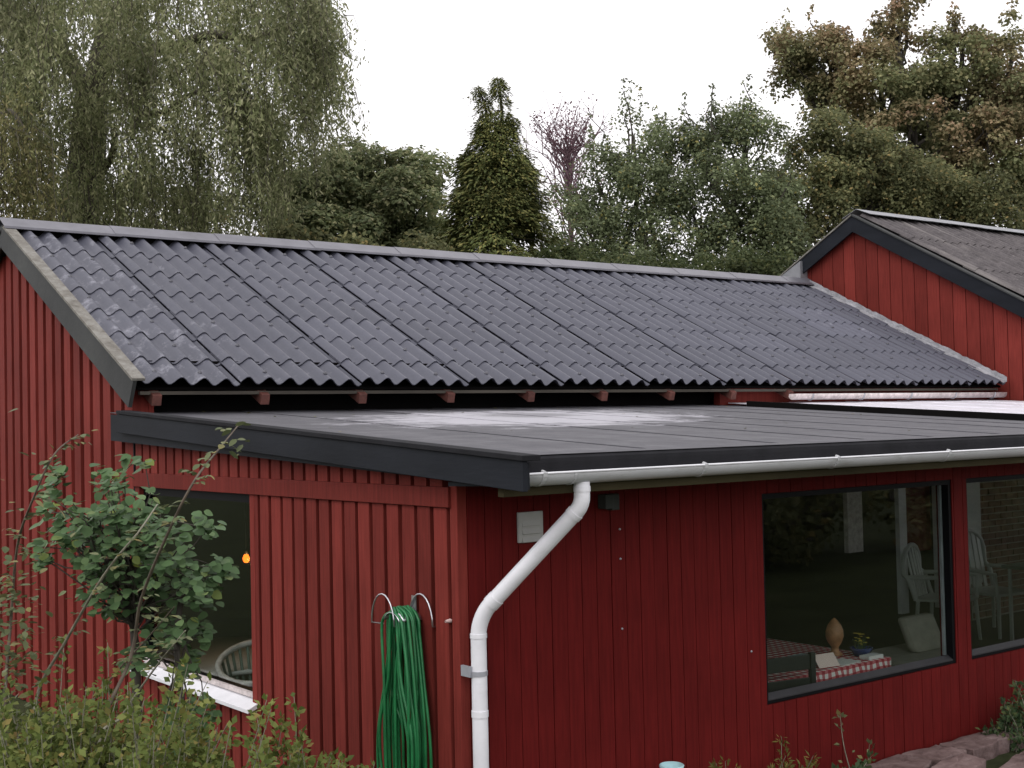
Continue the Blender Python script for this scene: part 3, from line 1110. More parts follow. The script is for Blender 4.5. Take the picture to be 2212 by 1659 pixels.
# left window: black frame, pane, white sloping sill
m = MB()
fx0, fx1 = 0.035, 0.112
m.box(fx0, fx1, WY0, WY1, WZ1 - 0.045, WZ1 + 0.012)
m.box(fx0, fx1, WY0, WY1, WZ0 - 0.01, WZ0 + 0.035)
m.box(fx0, fx1, WY0, WY0 + 0.005, WZ0 + 0.035, WZ1 - 0.045)
m.box(fx0, fx1, WY1 - 0.05, WY1, WZ0 + 0.035, WZ1 - 0.045)
lw = m.build('window', 'frame_black', annex, 'wide window behind the leafy shrub')
m = MB()
m.box(0.062, 0.068, WY0 + 0.005, WY1 - 0.05, WZ0 + 0.035, WZ1 - 0.045)
m.build('pane', 'window_glass', lw)
m = MB()
sy0, sy1 = 2.135, 4.025
m.prism([(-0.062, sy0, 0.566), (-0.062, sy0, 0.590), (0.034, sy0, 0.634), (0.034, sy0, 0.600)], (0, sy1 - sy0, 0))
m.build('sill', 'white_paint', lw, 'bright white sloping window sill', bevel=0.002)
m = MB()
m.box(0.012, 0.0345, WY0 + 0.002, WY1 - 0.002, 0.640, 0.668)
m.build('sill_bead', 'old_white_paint', lw)

# ---- front wall
W1 = (2.150, 4.012, 0.627, 1.835)
W2 = (4.178, 6.02, 0.627, 1.835)
m = MB()
m.box(0.061, W1[0] + 0.004, 0.014, 0.12, -0.05, 2.0)
m.box(W1[0] + 0.0045, 6.198, 0.014, 0.12, -0.05, W1[2] - 0.004)
m.box(W1[0] + 0.0045, 6.198, 0.014, 0.12, W1[3] + 0.004, 2.0)
m.box(W1[1] - 0.004, W2[0] + 0.004, 0.014, 0.12, W1[2] - 0.004, W1[3] + 0.004)
m.box(W2[1] - 0.004, 6.198, 0.014, 0.12, W1[2] - 0.004, W1[3] + 0.004)
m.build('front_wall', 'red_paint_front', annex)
x = 0.062
k = 0
while x < 6.19:
    x1 = min(x + 0.0975, 6.197)
    spans = []
    if x1 < W1[0] + 0.01 or x > W2[1] - 0.01 or (x > W1[1] - 0.01 and x1 < W2[0] + 0.01):
        spans = [(x, x1, -0.05, 1.985)]
    else:
        xa, xb = x, x1
        spans = [(xa, xb, -0.05, W1[2] - 0.003), (xa, xb, W1[3] + 0.003, 1.985)]
        if x < W1[0] < x1:
            spans.append((x, W1[0], W1[2] - 0.003, W1[3] + 0.003))
        if x < W1[1] < x1:
            spans.append((W1[1], x1, W1[2] - 0.003, W1[3] + 0.003))
        if x < W2[0] < x1:
            spans.append((x, W2[0], W1[2] - 0.003, W1[3] + 0.003))
        if x < W2[1] < x1:
            spans.append((W2[1], x1, W1[2] - 0.003, W1[3] + 0.003))
    dep = rnd.uniform(-0.0015, 0.0015)
    for (a, b, c, d) in spans:
        m = MB()
        m.box(a, b, dep, 0.0145, c, d)
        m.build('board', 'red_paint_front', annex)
    x += 0.1018
    k += 1
# two or three nail heads that caught the light
for (x, z) in ((1.036, 1.71), (1.036, 1.555), (1.036, 1.19), (2.02, 0.95)):
    m = MB()
    m.lathe((x, -0.0045, z), [(0.0, 0.006), (0.005, 0.005), (0.006, 0.0)], 8, 'y')
    m.build('nail_head', 'clamp_metal', annex)
m = MB()
m.lathe((0.0, 0.083, 1.335), [(0.0, 0.02), (0.008, 0.018), (0.011, 0.008), (0.006, -0.02)], 10, 'y')
m.v = [(-(v[1] - 0.083) * 1.0 - 0.004, 0.083 + v[0], v[2]) for v in m.v]
m.build('peg', 'pink_paper', annex, 'small pale peg on the wall corner')


def front_window(W, label, interior_edge):
    m = MB()
    x0, x1, z0, z1 = W
    m.box(x0, x1, 0.008, 0.075, z0, z0 + 0.018)
    m.box(x0, x1, 0.008, 0.075, z1 - 0.03, z1)
    m.box(x0, x0 + 0.018, 0.008, 0.075, z0 + 0.018, z1 - 0.03)
    m.box(x1 - 0.03, x1, 0.008, 0.075, z0 + 0.018, z1 - 0.03)
    w = m.build('window', 'frame_black', annex, label)
    m = MB()
    m.box(x0 + 0.018, x1 - 0.03, 0.052, 0.058, z0 + 0.018, z1 - 0.03)
    m.build('pane', 'window_glass', w)
    m = MB()
    m.prism([(x0 + 0.018, 0.010, z0 + 0.0185), (x0 + 0.018, 0.010, z0 + 0.026), (x0 + 0.018, 0.0515, z0 + 0.052), (x0 + 0.018, 0.0515, z0 + 0.0185)], (x1 - x0 - 0.0485, 0, 0))
    m.build('sill', 'frame_grey', w)
    if interior_edge:
        m = MB()
        m.box(x1 - 0.052, x1 - 0.0305, 0.0585, 0.0745, z0 + 0.05, z1 - 0.03)
        m.build('glazing_bead', 'clamp_metal', w)
    return w


front_window(W1, 'large dark window over the table with the gingham cloth', True)
front_window(W2, 'dark window at the right edge with white chairs behind', False)

# vent and junction box
m = MB()
vx0, vx1, vz0, vz1 = 0.357, 0.513, 1.688, 1.838
m.box(vx0, vx1, -0.016, -0.001, vz0, vz1)
vent = m.build('vent', 'vent_plastic', annex, 'square off-white louvred vent', bevel=0.003)
for k in range(3):
    m = MB()
    z = vz1 - 0.040 - 0.040 * k
    m.hexa([(vx0 + 0.022, -0.018, z - 0.032), (vx1 - 0.022, -0.018, z - 0.032), (vx1 - 0.022, -0.0155, z - 0.032), (vx0 + 0.022, -0.0155, z - 0.032),
            (vx0 + 0.022, -0.024 if k else -0.02, z - 0.028), (vx1 - 0.022, -0.024 if k else -0.02, z - 0.028), (vx1 - 0.022, -0.0155, z), (vx0 + 0.022, -0.0155, z)])
    m.build('louvre', 'vent_plastic', vent)
m = MB()
m.box(0.890, 0.945, -0.065, -0.002, 1.825, 1.90)
m.box(0.950, 1.004, -0.045, -0.002, 1.815, 1.90)
m.build('junction_box', 'box_plastic', annex, bevel=0.004)

# ---- gutter
GYC, GZC, GR = -0.509, 2.052, 0.058
m = MB()
na = 12
prof = [(GYC - GR * math.cos(math.pi * i / na), GZC - GR * math.sin(math.pi * i / na)) for i in range(na + 1)]
gxa, gxb = -0.030, 6.19
vs = [(x, y, z) for x in (gxa, 0.33, gxb) for (y, z) in prof]
m.add(vs, [(r * 13 + j, r * 13 + j + 1, (r + 1) * 13 + j + 1, (r + 1) * 13 + j) for r in (0, 1) for j in range(na)], True)
m.add([(gxa, y, z) for (y, z) in prof] + [(gxa - 0.004, y, z) for (y, z) in prof],
      [tuple(range(13)), tuple(range(13, 26))[::-1]] + [(j, j + 1, 14 + j, 13 + j) for j in range(12)])
gut = m.build('gutter', 'gutter_plastic', annex, 'pale grey half-round gutter along the front eave')
sol = gut.modifiers.new('solid', 'SOLIDIFY')
sol.thickness = 0.003
m = MB()
m.tube([(gxa, GYC - GR, GZC), (3, GYC - GR, GZC), (gxb, GYC - GR, GZC)], 0.0058, 8)
m.build('gutter_rim', 'white_paint', gut)
for k in range(6):
    x = 0.085 + 1.027 * k
    m = MB()
    vs = []
    for i in range(11):
        a = math.pi * (i / 10) * 0.94
        for (rr, dx) in ((GR + 0.0008, -0.012), (GR + 0.0008, 0.012), (GR + 0.007, 0.012), (GR + 0.007, -0.012)):
            vs.append((x + dx + 0.0 * i, GYC - rr * math.cos(a), GZC + 0.004 - rr * math.sin(a)))
    fs = []
    for i in range(10):
        for j in range(4):
            fs.append((4 * i + j, 4 * i + (j + 1) % 4, 4 * i + 4 + (j + 1) % 4, 4 * i + 4 + j))
    fs += [(0, 1, 2, 3), (40, 43, 42, 41)]
    m.add(vs, fs)
    m.tube([(x, GYC - GR - 0.001, GZC + 0.004), (x, GYC - GR + 0.018, GZC + 0.008)], 0.009, 6)
    m.build('gutter_bracket', 'gutter_plastic', gut)
m = MB()
vs = []
for x in (0.262, 0.276):
    for i in range(13):
        a = math.pi * i / 12
        vs.append((x, GYC - (GR + 0.003) * math.cos(a), GZC - (GR + 0.003) * math.sin(a)))
m.add(vs, [(j, j + 1, 14 + j, 13 + j) for j in range(12)], True)
jo = m.build('gutter_joint', 'gutter_plastic', gut)
sol = jo.modifiers.new('solid', 'SOLIDIFY')
sol.thickness = 0.002

# ---- downpipe
PR = 0.0378
D0 = Vector((0.350, GYC, 2.002))
D1 = Vector((0.350, GYC, 1.893))
D2 = Vector((0.054, -0.078, 1.362))
D3 = Vector((0.052, -0.078, -0.05))


def fillet(a, b, c, r, n=7):
    u, v = (a - b).normalized(), (c - b).normalized()
    return bez(b + u * r, b + u * r * 0.42, b + v * r * 0.42, b + v * r, n)


m = MB()
path = [D0] + fillet(D0, D1, D2, 0.04) + fillet(D1, D2, D3, 0.085) + [D3]
m.tube(path, PR, 20)
pipe = m.build('downpipe', 'pipe_plastic', annex, 'white plastic downpipe kinked back to the wall')
u12 = (D2 - D1).normalized()
u23 = (D3 - D2).normalized()


def sleeve(a, b, r=0.0032):
    m = MB()
    m.tube([a, b], PR + r, 20)
    return m.build('sleeve', 'pipe_plastic', pipe)


sleeve(D1 + u12 * 0.045, D1 + u12 * 0.070)
sleeve(D2 - u12 * 0.135, D2 - u12 * 0.09)
sleeve(D2 + u23 * 0.075, D2 + u23 * 0.095)
sleeve(Vector((0.053, -0.078, 0.925)), Vector((0.053, -0.078, 0.895)))
sleeve(D0 - Vector((0, 0, 0.02)), D0 - Vector((0, 0, 0.045)), 0.003)
m = MB()
m.tube([(0.053, -0.078, 1.112), (0.053, -0.078, 1.090)], PR + 0.004, 20)
cl = m.build('pipe_clamp', 'clamp_metal', pipe)
m = MB()
m.box(0.001, 0.016, -0.075, -0.002, 1.085, 1.135)
m.build('clamp_lug', 'clamp_metal', cl)

# ---- annex interior
m = MB()
m.box(0.145, XW - 0.02, 0.125, BY - 0.25, -0.055, -0.03)
m.build('floor', 'interior_floor', annex)
m = MB()
m.box(0.145, AX1 - 0.05, 0.125, 4.22, 1.99, 2.02)
m.build('ceiling', 'interior_wall', annex)
# inner partitions: a wall with white door casings, brick pier by the garden room
m = MB()
m.box(2.2, 6.7, 4.30, 4.36, -0.03, 2.32)
m.build('partition', 'interior_dark', annex)
m = MB()
m.box(6.80, 7.03, 3.05, 3.10, 0.93, 1.95)
m.build('door_casing', 'old_white_paint', annex)
m = MB()
m.box(7.62, 7.74, 3.05, 3.10, 0.25, 1.95)
m.build('door_casing', 'white_paint', annex)
m = MB()
m.box(7.745, 8.25, 3.12, 3.16, 0.85, 1.95)
m.build('red_panel', 'red_paint_front', annex)
m = MB()
m.box(8.255, 8.30, 3.05, 3.10, 0.25, 1.95)
m.build('door_casing', 'white_paint', annex)
m = MB()
m.box(9.02, 9.32, 3.22, 3.27, 0.4, 2.0)
m.build('white_post', 'garden_plastic', annex)
# brick wall of the long wing seen through the right window
m = MB()
m.box(9.30, XW - 0.03, 3.352, 3.46, -0.03, 2.35)
bw = m.build('brick_wall', 'mortar', annex)
bk = MB()
bk.box(0, 0.222, 0, 0.06, 0, 0.058)
BRICK = bk.mesh('brick', 'brick')
for r in range(26):
    z = -0.01 + r * 0.0715
    for c in range(8):
        x = 9.32 + c * 0.236 - (0.118 if r % 2 else 0)
        if x < 9.305 or x + 0.222 > XW - 0.04:
            continue
        b = link('brick', BRICK, bw)
        b.location = (x, 3.341 + rnd.uniform(-0.002, 0.003), z)
m = MB()
m.box(AX1, XW - 0.03, 0.02, 0.10, -0.05, 2.0)
m.build('garden_room_front', 'red_paint_front', annex)

# ================================================================== things indoors
tb = thing('dining_table', 'dining table inside the large window', 'table', (3.05, 0.8, -0.03))
m = MB()
m.box(2.42, 3.64, 0.28, 1.33, 0.64, 0.672)
m.build('tabletop', 'carved_wood', tb)
for (x, y) in ((2.5, 0.36), (3.56, 0.36), (2.5, 1.25), (3.56, 1.25)):
    m = MB()
    m.box(x - 0.03, x + 0.03, y - 0.03, y + 0.03, -0.03, 0.6395)
    m.build('leg', 'carved_wood', tb)
# gingham cloth draped over it
m = MB()
nx, ny = 40, 36
x0, x1, y0, y1 = 2.405, 3.662, 0.262, 1.348
vs, fs = [], []
per = []
for i in range(nx + 1):
    for j in range(ny + 1):
        vs.append((x0 + (x1 - x0) * i / nx, y0 + (y1 - y0) * j / ny, 0.6745))
for i in range(nx):
    for j in range(ny):
        a = i * (ny + 1) + j
        fs.append((a, a + ny + 1, a + ny + 2, a + 1))
ring = [(i, 0) for i in range(nx)] + [(nx, j) for j in range(ny)] + [(i, ny) for i in range(nx, 0, -1)] + [(0, j) for j in range(ny, 0, -1)]
nr = len(ring)
b0 = len(vs)
for q, (i, j) in enumerate(ring):
    px, py, _ = vs[i * (ny + 1) + j]
    dx = (1 if i == nx else -1 if i == 0 else 0)
    dy = (1 if j == ny else -1 if j == 0 else 0)
    f = 0.012 + 0.012 * math.sin(q * 0.9)
    vs.append((px + dx * f, py + dy * f, 0.60))
    f = 0.016 + 0.02 * math.sin(q * 0.9)
    vs.append((px + dx * f, py + dy * f, 0.46 + 0.01 * math.sin(q * 0.31)))
for q in range(nr):
    i, j = ring[q]
    i2, j2 = ring[(q + 1) % nr]
    a, b = i * (ny + 1) + j, i2 * (ny + 1) + j2
    c, d = b0 + 2 * q, b0 + 2 * ((q + 1) % nr)
    fs += [(a, c, d, b), (c, c + 1, d + 1, d)]
m.add(vs, fs, True)
tag(m.build('tablecloth', 'gingham'), 'red and white gingham cloth on the table in the large window', 'tablecloth')


def chair(name, label, x, y, rot, mat, seat_h, top, wid, arched, group=None):
    t = thing(name, label, 'chair', (x, y, -0.03), group)
    ca, sa = math.cos(rot), math.sin(rot)

    def W(p):
        return (x + p[0] * ca - p[1] * sa, y + p[0] * sa + p[1] * ca, p[2])

    def put(m, nm, bev=0.0):
        m.v = [W(p) for p in m.v]
        return m.build(nm, mat, t, bevel=bev)
    h = wid / 2
    m = MB()
    m.box(-h, h, -h, h, seat_h - 0.03, seat_h)
    put(m, 'seat', 0.008)
    for sx in (-1, 1):
        for sy in (-1, 1):
            m = MB()
            m.tube([(sx * (h - 0.03), sy * (h - 0.03), seat_h - 0.031), (sx * (h + 0.0), sy * (h + 0.0), -0.03)], [0.022, 0.017], 8)
            put(m, 'leg')
    if arched:
        # monobloc back: an arched frame with vertical slats, and armrests
        m = MB()
        pts = [(-h, h - 0.02, seat_h - 0.02), (-h - 0.01, h + 0.05, seat_h + 0.2)]
        n = 10
        for i in range(n + 1):
            a = math.pi * i / n
            pts.append((-h * math.cos(a), h + 0.10, seat_h + 0.24 + (top - seat_h - 0.24) * math.sin(a) ** 0.7))
        pts += [(h + 0.01, h + 0.05, seat_h + 0.2), (h, h - 0.02, seat_h - 0.02)]
        m.tube(pts, 0.026, 8)
        bk_ = put(m, 'backrest')
        for i in range(5):
            xx = -h * 0.62 + i * h * 0.31
            zt = seat_h + 0.24 + (top - seat_h - 0.24) * math.sqrt(max(0.05, 1 - (xx / h) ** 2))
            m = MB()
            m.hexa([(xx - 0.022, h - 0.005, seat_h), (xx + 0.022, h - 0.005, seat_h), (xx + 0.022, h + 0.008, seat_h), (xx - 0.022, h + 0.008, seat_h),
                    (xx - 0.022, h + 0.092, zt), (xx + 0.022, h + 0.092, zt), (xx + 0.022, h + 0.105, zt), (xx - 0.022, h + 0.105, zt)])
            m.v = [W(p) for p in m.v]
            m.build('slat', mat, bk_)
        for sx in (-1, 1):
            m = MB()
            m.tube([(sx * (h + 0.01), h + 0.05, seat_h + 0.21), (sx * (h + 0.03), 0, seat_h + 0.22), (sx * (h + 0.02), -h + 0.02, seat_h + 0.20), (sx * h, -h + 0.02, seat_h - 0.02)], 0.022, 8)
            put(m, 'armrest')
    else:
        for sx in (-1, 1):
            m = MB()
            m.box(sx * (h - 0.02) - 0.018, sx * (h - 0.02) + 0.018, h - 0.02, h + 0.015, seat_h + 0.0005, top)
            put(m, 'back_post', 0.004)
        for zz in (top - 0.10, top - 0.24):
            m = MB()
            m.box(-h + 0.04, h - 0.04, h - 0.012, h + 0.006, zz, zz + 0.09)
            put(m, 'back_rail', 0.004)
    return t


chair('dining_chair', 'black dining chair close behind the left corner of the large window', 2.62, 0.42, math.pi * 0.93, 'black_chair', 0.44, 0.83, 0.42, False)
chair('garden_chair', 'white plastic garden chair seen through the large window', 7.95, 2.75, 0.3, 'garden_plastic', 0.42, 0.93, 0.50, True, 'white garden chairs indoors')
chair('garden_chair', 'white plastic garden chair at the left side of the right window', 8.74, 2.70, -0.15, 'garden_plastic', 0.42, 1.02, 0.54, True, 'white garden chairs indoors')
# garden table with a dull green cloth
gt = thing('garden_table', 'pale table with a grey-green cloth behind the right window', 'table', (8.9, 2.2, -0.03))
m = MB()
m.box(8.35, 10.2, 1.95, 2.38, 0.70, 0.735)
m.build('tabletop', 'green_cloth', gt)
m = MB()
m.box(8.34, 10.21, 1.935, 1.948, 0.50, 0.74)
m.build('cloth_drop', 'green_cloth', gt)
for (x, y) in ((8.42, 2.0), (10.12, 2.0), (8.42, 2.33), (10.12, 2.33)):
    m = MB()
    m.tube([(x, y, 0.6995), (x, y, -0.03)], 0.02, 8)
    m.build('leg', 'garden_plastic', gt)
# cushion and pale seat at the right side of the large window
so_ = thing('bench', 'pale cushioned bench inside the right corner of the large window', 'bench', (5.6, 1.5, -0.03))
m = MB()
m.box(5.2, 6.1, 1.25, 1.85, 0.20, 0.30)
m.build('seat', 'cushion_cloth', so_, bevel=0.02)
m = MB()
m.box(5.22, 6.08, 1.27, 1.83, -0.03, 0.1995)
m.build('base', 'interior_dark', so_)
m = MB()
m.hexa([(5.62, 1.45, 0.301), (6.05, 1.45, 0.301), (6.05, 1.56, 0.301), (5.62, 1.56, 0.301), (5.66, 1.60, 0.58), (6.08, 1.60, 0.58), (6.08, 1.70, 0.57), (5.66, 1.70, 0.57)])
cu = tag(m.build('cushion', 'cushion_cloth', bevel=0.04), 'cream cushion leaning on the bench in the large window', 'cushion')

# objects on the table
ZT = 0.676
m = MB()
m.lathe((3.46, 0.56, ZT), [(0.0, 0.0), (0.05, 0.0), (0.05, 0.01), (0.026, 0.03), (0.024, 0.055), (0.045, 0.085), (0.060, 0.125), (0.058, 0.165), (0.043, 0.205), (0.02, 0.235), (0.0, 0.25)], 16)
tag(m.build('wooden_sculpture', 'carved_wood'), 'brown egg-shaped wooden sculpture on the gingham table', 'sculpture')
fp = thing('flower_pot', 'low blue bowl of yellow flowers on the gingham table', 'flower pot', (3.57, 0.42, ZT))
m = MB()
m.lathe((3.57, 0.43, ZT), [(0.0, 0.0), (0.05, 0.0), (0.075, 0.05), (0.078, 0.055), (0.07, 0.055), (0.05, 0.02), (0.0, 0.02)], 18)
m.build('pot', 'blue_glaze', fp)
m = MB()
for i in range(26):
    a, r = rnd.uniform(0, 6.28), rnd.uniform(0, 0.055)
    c = Vector((3.57 + r * math.cos(a), 0.43 + r * math.sin(a), ZT + 0.07 + rnd.uniform(0, 0.075)))
    for k in range(5):
        q = k * 1.2566 + a
        d = Vector((math.cos(q), math.sin(q), 0.3)) * 0.014
        e = Vector((-math.sin(q), math.cos(q), 0)) * 0.006
        m.add([c, c + d * 0.6 + e, c + d, c + d * 0.6 - e], [(0, 1, 2, 3)])
m.build('blossom', 'yellow_petal', fp, kind='stuff')
m = MB()
for i in range(30):
    a, r = rnd.uniform(0, 6.28), rnd.uniform(0, 0.05)
    b = Vector((3.57 + r * 0.5 * math.cos(a), 0.43 + r * 0.5 * math.sin(a), ZT + 0.03))
    e = Vector((3.57 + r * 1.2 * math.cos(a), 0.43 + r * 1.2 * math.sin(a), ZT + 0.06 + rnd.uniform(0, 0.06)))
    m.tube([b, e], 0.002, 4)
m.build('stalk', 'green_leaf', fp, kind='stuff')
m = MB()
m.box(2.98, 3.14, 0.42, 0.56, ZT, ZT + 0.055)
tag(m.build('box', 'slate_book', bevel=0.003), 'grey-blue box behind the leaning card on the gingham table', 'box')
m = MB()
m.hexa([(3.02, 0.33, ZT), (3.19, 0.305, ZT), (3.19, 0.308, ZT), (3.02, 0.333, ZT), (3.03, 0.39, ZT + 0.075), (3.20, 0.365, ZT + 0.075), (3.20, 0.368, ZT + 0.076), (3.03, 0.393, ZT + 0.076)])
tag(m.build('card', 'pink_paper'), 'pale pink card leaning on the gingham table', 'card')
m = MB()
m.hexa([(3.20, 0.28, ZT), (3.40, 0.30, ZT), (3.38, 0.45, ZT), (3.18, 0.43, ZT), (3.20, 0.28, ZT + 0.004), (3.40, 0.30, ZT + 0.004), (3.38, 0.45, ZT + 0.004), (3.18, 0.43, ZT + 0.004)])
tag(m.build('sheet_of_paper', 'paper'), 'white sheet of paper lying flat on the gingham table', 'paper')
m = MB()
m.box(3.47, 3.62, 0.29, 0.37, ZT, ZT + 0.022)
tag(m.build('book', 'paper', bevel=0.002), 'small pale book at the right end of the gingham table', 'book')
m = MB()
m.lathe((2.84, 0.40, ZT), [(0.0, 0.0), (0.022, 0.0), (0.026, 0.045), (0.023, 0.045), (0.02, 0.006), (0.0, 0.006)], 14)
tag(m.build('cup', 'white_paint'), 'small white cup beside the black dining chair', 'cup')

# room behind the left window: lit lamp, table, wicker chair
lp = thing('pendant_lamp', 'small glowing orange lamp behind the left window', 'lamp', (1.0, 4.30, 1.262))
LP = Vector((1.0, 4.297, 1.262))
m = MB()
m.lathe(LP, [(0.0, -0.034), (0.016, -0.03), (0.026, -0.012), (0.027, 0.006), (0.018, 0.028), (0.010, 0.036), (0.0, 0.036)], 14)
m.build('bulb', 'lamp_glow', lp)
m = MB()
m.lathe(LP, [(0.011, 0.034), (0.014, 0.036), (0.014, 0.07), (0.0, 0.075)], 12)
m.tube([LP + Vector((0, 0, 0.07)), LP + Vector((0, 0, 1.03))], 0.004, 6)
m.build('lamp_holder', 'black_chair', lp)
pl = bpy.data.lights.new('lamp_light', 'POINT')
pl.energy = 1.6
pl.color = (1.0, 0.55, 0.22)
pl.shadow_soft_size = 0.03
po = bpy.data.objects.new('lamp_light', pl)
COL.objects.link(po)
po.parent = lp
po.location = (0, -0.06, -0.02)
rt_ = thing('round_table', 'grey table behind the left window', 'table', (1.0, 4.6, -0.03))
m = MB()
m.lathe((0.95, 4.75, 0.44), [(0.0, 0.03), (0.85, 0.03), (0.86, 0.015), (0.85, 0.0), (0.0, 0.0)], 40)
m.build('tabletop', 'paper', rt_)
m = MB()
m.lathe((0.95, 4.75, -0.03), [(0.25, 0.0), (0.25, 0.03), (0.05, 0.06), (0.05, 0.4695)], 20)
m.build('pedestal', 'interior_dark', rt_)
wc = thing('wicker_chair', 'pale round-backed wicker chair behind the left window', 'chair', (0.9, 3.75, -0.03))
RC = Vector((0.80, 3.72, 0.56))
rh = Vector((0.792, -0.61, 0)).normalized()
rv_ = Vector((0.61 * math.cos(R(22)), 0.792 * math.cos(R(22)), math.sin(R(22))))
m = MB()
ring_ = [RC + (rh * math.cos(q * 0.2244) + rv_ * math.sin(q * 0.2244)) * 0.29 for q in range(29)]
m.tube(ring_, 0.024, 8, caps=False)
br_ = m.build('back_rim', 'old_white_paint', wc)
m = MB()
for q in range(28):
    a = ring_[q]
    m.tube([a, RC + (a - RC) * 0.72 + Vector((0, 0, -0.30))], 0.012, 5)
m.build('woven_back', 'green_cloth', br_, kind='stuff')
m = MB()
m.lathe((RC.x, RC.y, 0.20), [(0.0, 0.06), (0.22, 0.06), (0.24, 0.03), (0.22, 0.0), (0.0, 0.0)], 24)
m.build('seat', 'green_cloth', wc)
for (x, y) in ((0.66, 3.58), (0.66, 3.88), (0.94, 3.58), (0.94, 3.88)):
    m = MB()
    m.tube([(x, y, 0.201), (x, y, -0.03)], 0.02, 8)
    m.build('leg', 'cushion_cloth', wc)

# ================================================================== garden hose on its wall hanger
hg = thing('hose_hanger', 'bent steel hose hanger with two wire loops on the left wall', 'hose hanger', (0.0, 0.38, 1.25))
HY = (0.50, 0.26)


def loop_pts(yc, xo, w=0.105, h=0.15, z0=1.295):
    pts = []
    for i in range(13):
        a = math.pi * i / 12
        pts.append((xo, yc + w * math.cos(a), z0 + h * math.sin(a)))
    return pts


for (yc, xo, rad) in ((0.455, -0.145, 0.0042), (0.315, -0.012, 0.0045)):
    m = MB()
    pts = loop_pts(yc, xo)
    pts = [(xo + 0.05, pts[0][1] - 0.035, 1.285)] + pts + [(xo + 0.05, pts[-1][1] + 0.035, 1.285)]
    m.tube(pts, rad, 8)
    m.build('wire_loop', 'steel', hg)
m = MB()
sad = []
for i in range(9):
    a = math.pi * (0.1 + 0.8 * i / 8)
    sad.append((0, 0.385 + 0.075 * math.cos(a), 1.30 + 0.06 * math.sin(a)))
vs = [(x, p_[1], p_[2]) for x in (-0.14, -0.005) for p_ in sad]
m.add(vs, [(j, j + 1, 10 + j, 9 + j) for j in range(8)], True)
sd_ = m.build('saddle', 'steel', hg)
sol = sd_.modifiers.new('solid', 'SOLIDIFY')
sol.thickness = 0.003
m = MB()
m.box(-0.006, -0.001, 0.365, 0.405, 1.25, 1.43)
m.build('back_plate', 'steel', hg)
m = MB()
hr = 0.0078
rr_ = random.Random(3)
zt = 1.375
# long loops: each goes down one side, turns near the ground, back up, over the saddle
for k in range(17):
    xo = -0.022 - 0.0075 * (k % 15) - rr_.uniform(0, 0.006)
    wy = rr_.uniform(0.03, 0.098)
    zb = rr_.uniform(0.22, 0.50) if k not in (5, 15) else (0.80 if k == 5 else 0.90)
    sway = rr_.uniform(-0.04, 0.045)
    spread_ = rr_.uniform(0.02, 0.16) if k not in (5, 15) else 0.115
    yc = 0.385
    top = zt + rr_.uniform(-0.012, 0.008)
    pts = [(xo, yc - wy * 0.0, top),
           (xo - 0.002, yc - wy * 0.72, top - 0.03), (xo - 0.004, yc - wy, top - 0.10),
           (xo - 0.01, yc - wy * 0.9 - 0.2 * spread_ + sway, top - 0.35),
           (xo - 0.012, yc - spread_ + sway, (zb + top) / 2 - 0.12),
           (xo - 0.01, yc - spread_ * 0.9 + sway, zb + 0.12),
           (xo - 0.005, yc - spread_ * 0.4 + sway, zb + 0.02),
           (xo - 0.002, yc + sway, zb),
           (xo - 0.005, yc + spread_ * 0.4 + sway, zb + 0.02),
           (xo - 0.01, yc + spread_ * 0.9 + sway, zb + 0.12),
           (xo - 0.012, yc + spread_ + sway, (zb + top) / 2 - 0.12),
           (xo - 0.01, yc + wy * 0.9 + 0.2 * spread_ + sway, top - 0.35),
           (xo - 0.004, yc + wy, top - 0.10), (xo - 0.002, yc + wy * 0.72, top - 0.03), (xo, yc, top)]
    m.tube(smooth_path(pts, 5), hr, 8, caps=False)
tag(m.build('garden_hose', 'hose_rubber'), 'coiled green garden hose hanging on the left wall', 'garden hose')

# ================================================================== flagstones at the foot of the front wall
terrace = MB()
terrace.box(2.9, 9.5, -1.5, -0.02, -0.055, 0.055)
ter = terrace.build('terrace', 'ground_soil', kind='structure')
ter['label'] = 'low earth bed carrying the flagstones by the front wall'


def flagstone(poly, z0, z1, seed):
    r_ = random.Random(seed)
    pts = []
    n = len(poly)
    for i in range(n):
        a, b = Vector(poly[i]), Vector(poly[(i + 1) % n])
        for k in range(4):
            p_ = a.lerp(b, k / 4)
            d = (b - a).normalized()
            o_ = r_.uniform(-0.014, 0.014) if k else 0
            pts.append(p_ + Vector((-d.y, d.x)) * o_)
    c = sum(pts, Vector((0, 0))) / len(pts)
    k = len(pts)
    m = MB()
    vs = []
    for (sc_, z) in ((0.97, z0), (0.985, (z0 + z1) / 2), (1.0, z1 - 0.010), (0.965, z1), (0.5, z1 + 0.004)):
        for i, p_ in enumerate(pts):
            q = c + (p_ - c) * sc_
            vs.append((q.x, q.y, z + r_.uniform(-0.005, 0.005)))
    vs.append((c.x, c.y, z1 + 0.004))
    fs = []
    for L in range(4):
        for i in range(k):
            fs.append((L * k + i, L * k + (i + 1) % k, (L + 1) * k + (i + 1) % k, (L + 1) * k + i))
    for i in range(k):
        fs.append((4 * k + i, 4 * k + (i + 1) % k, 5 * k))
    m.add(vs, fs)
    return m.build('flagstone', 'flagstone', ter)


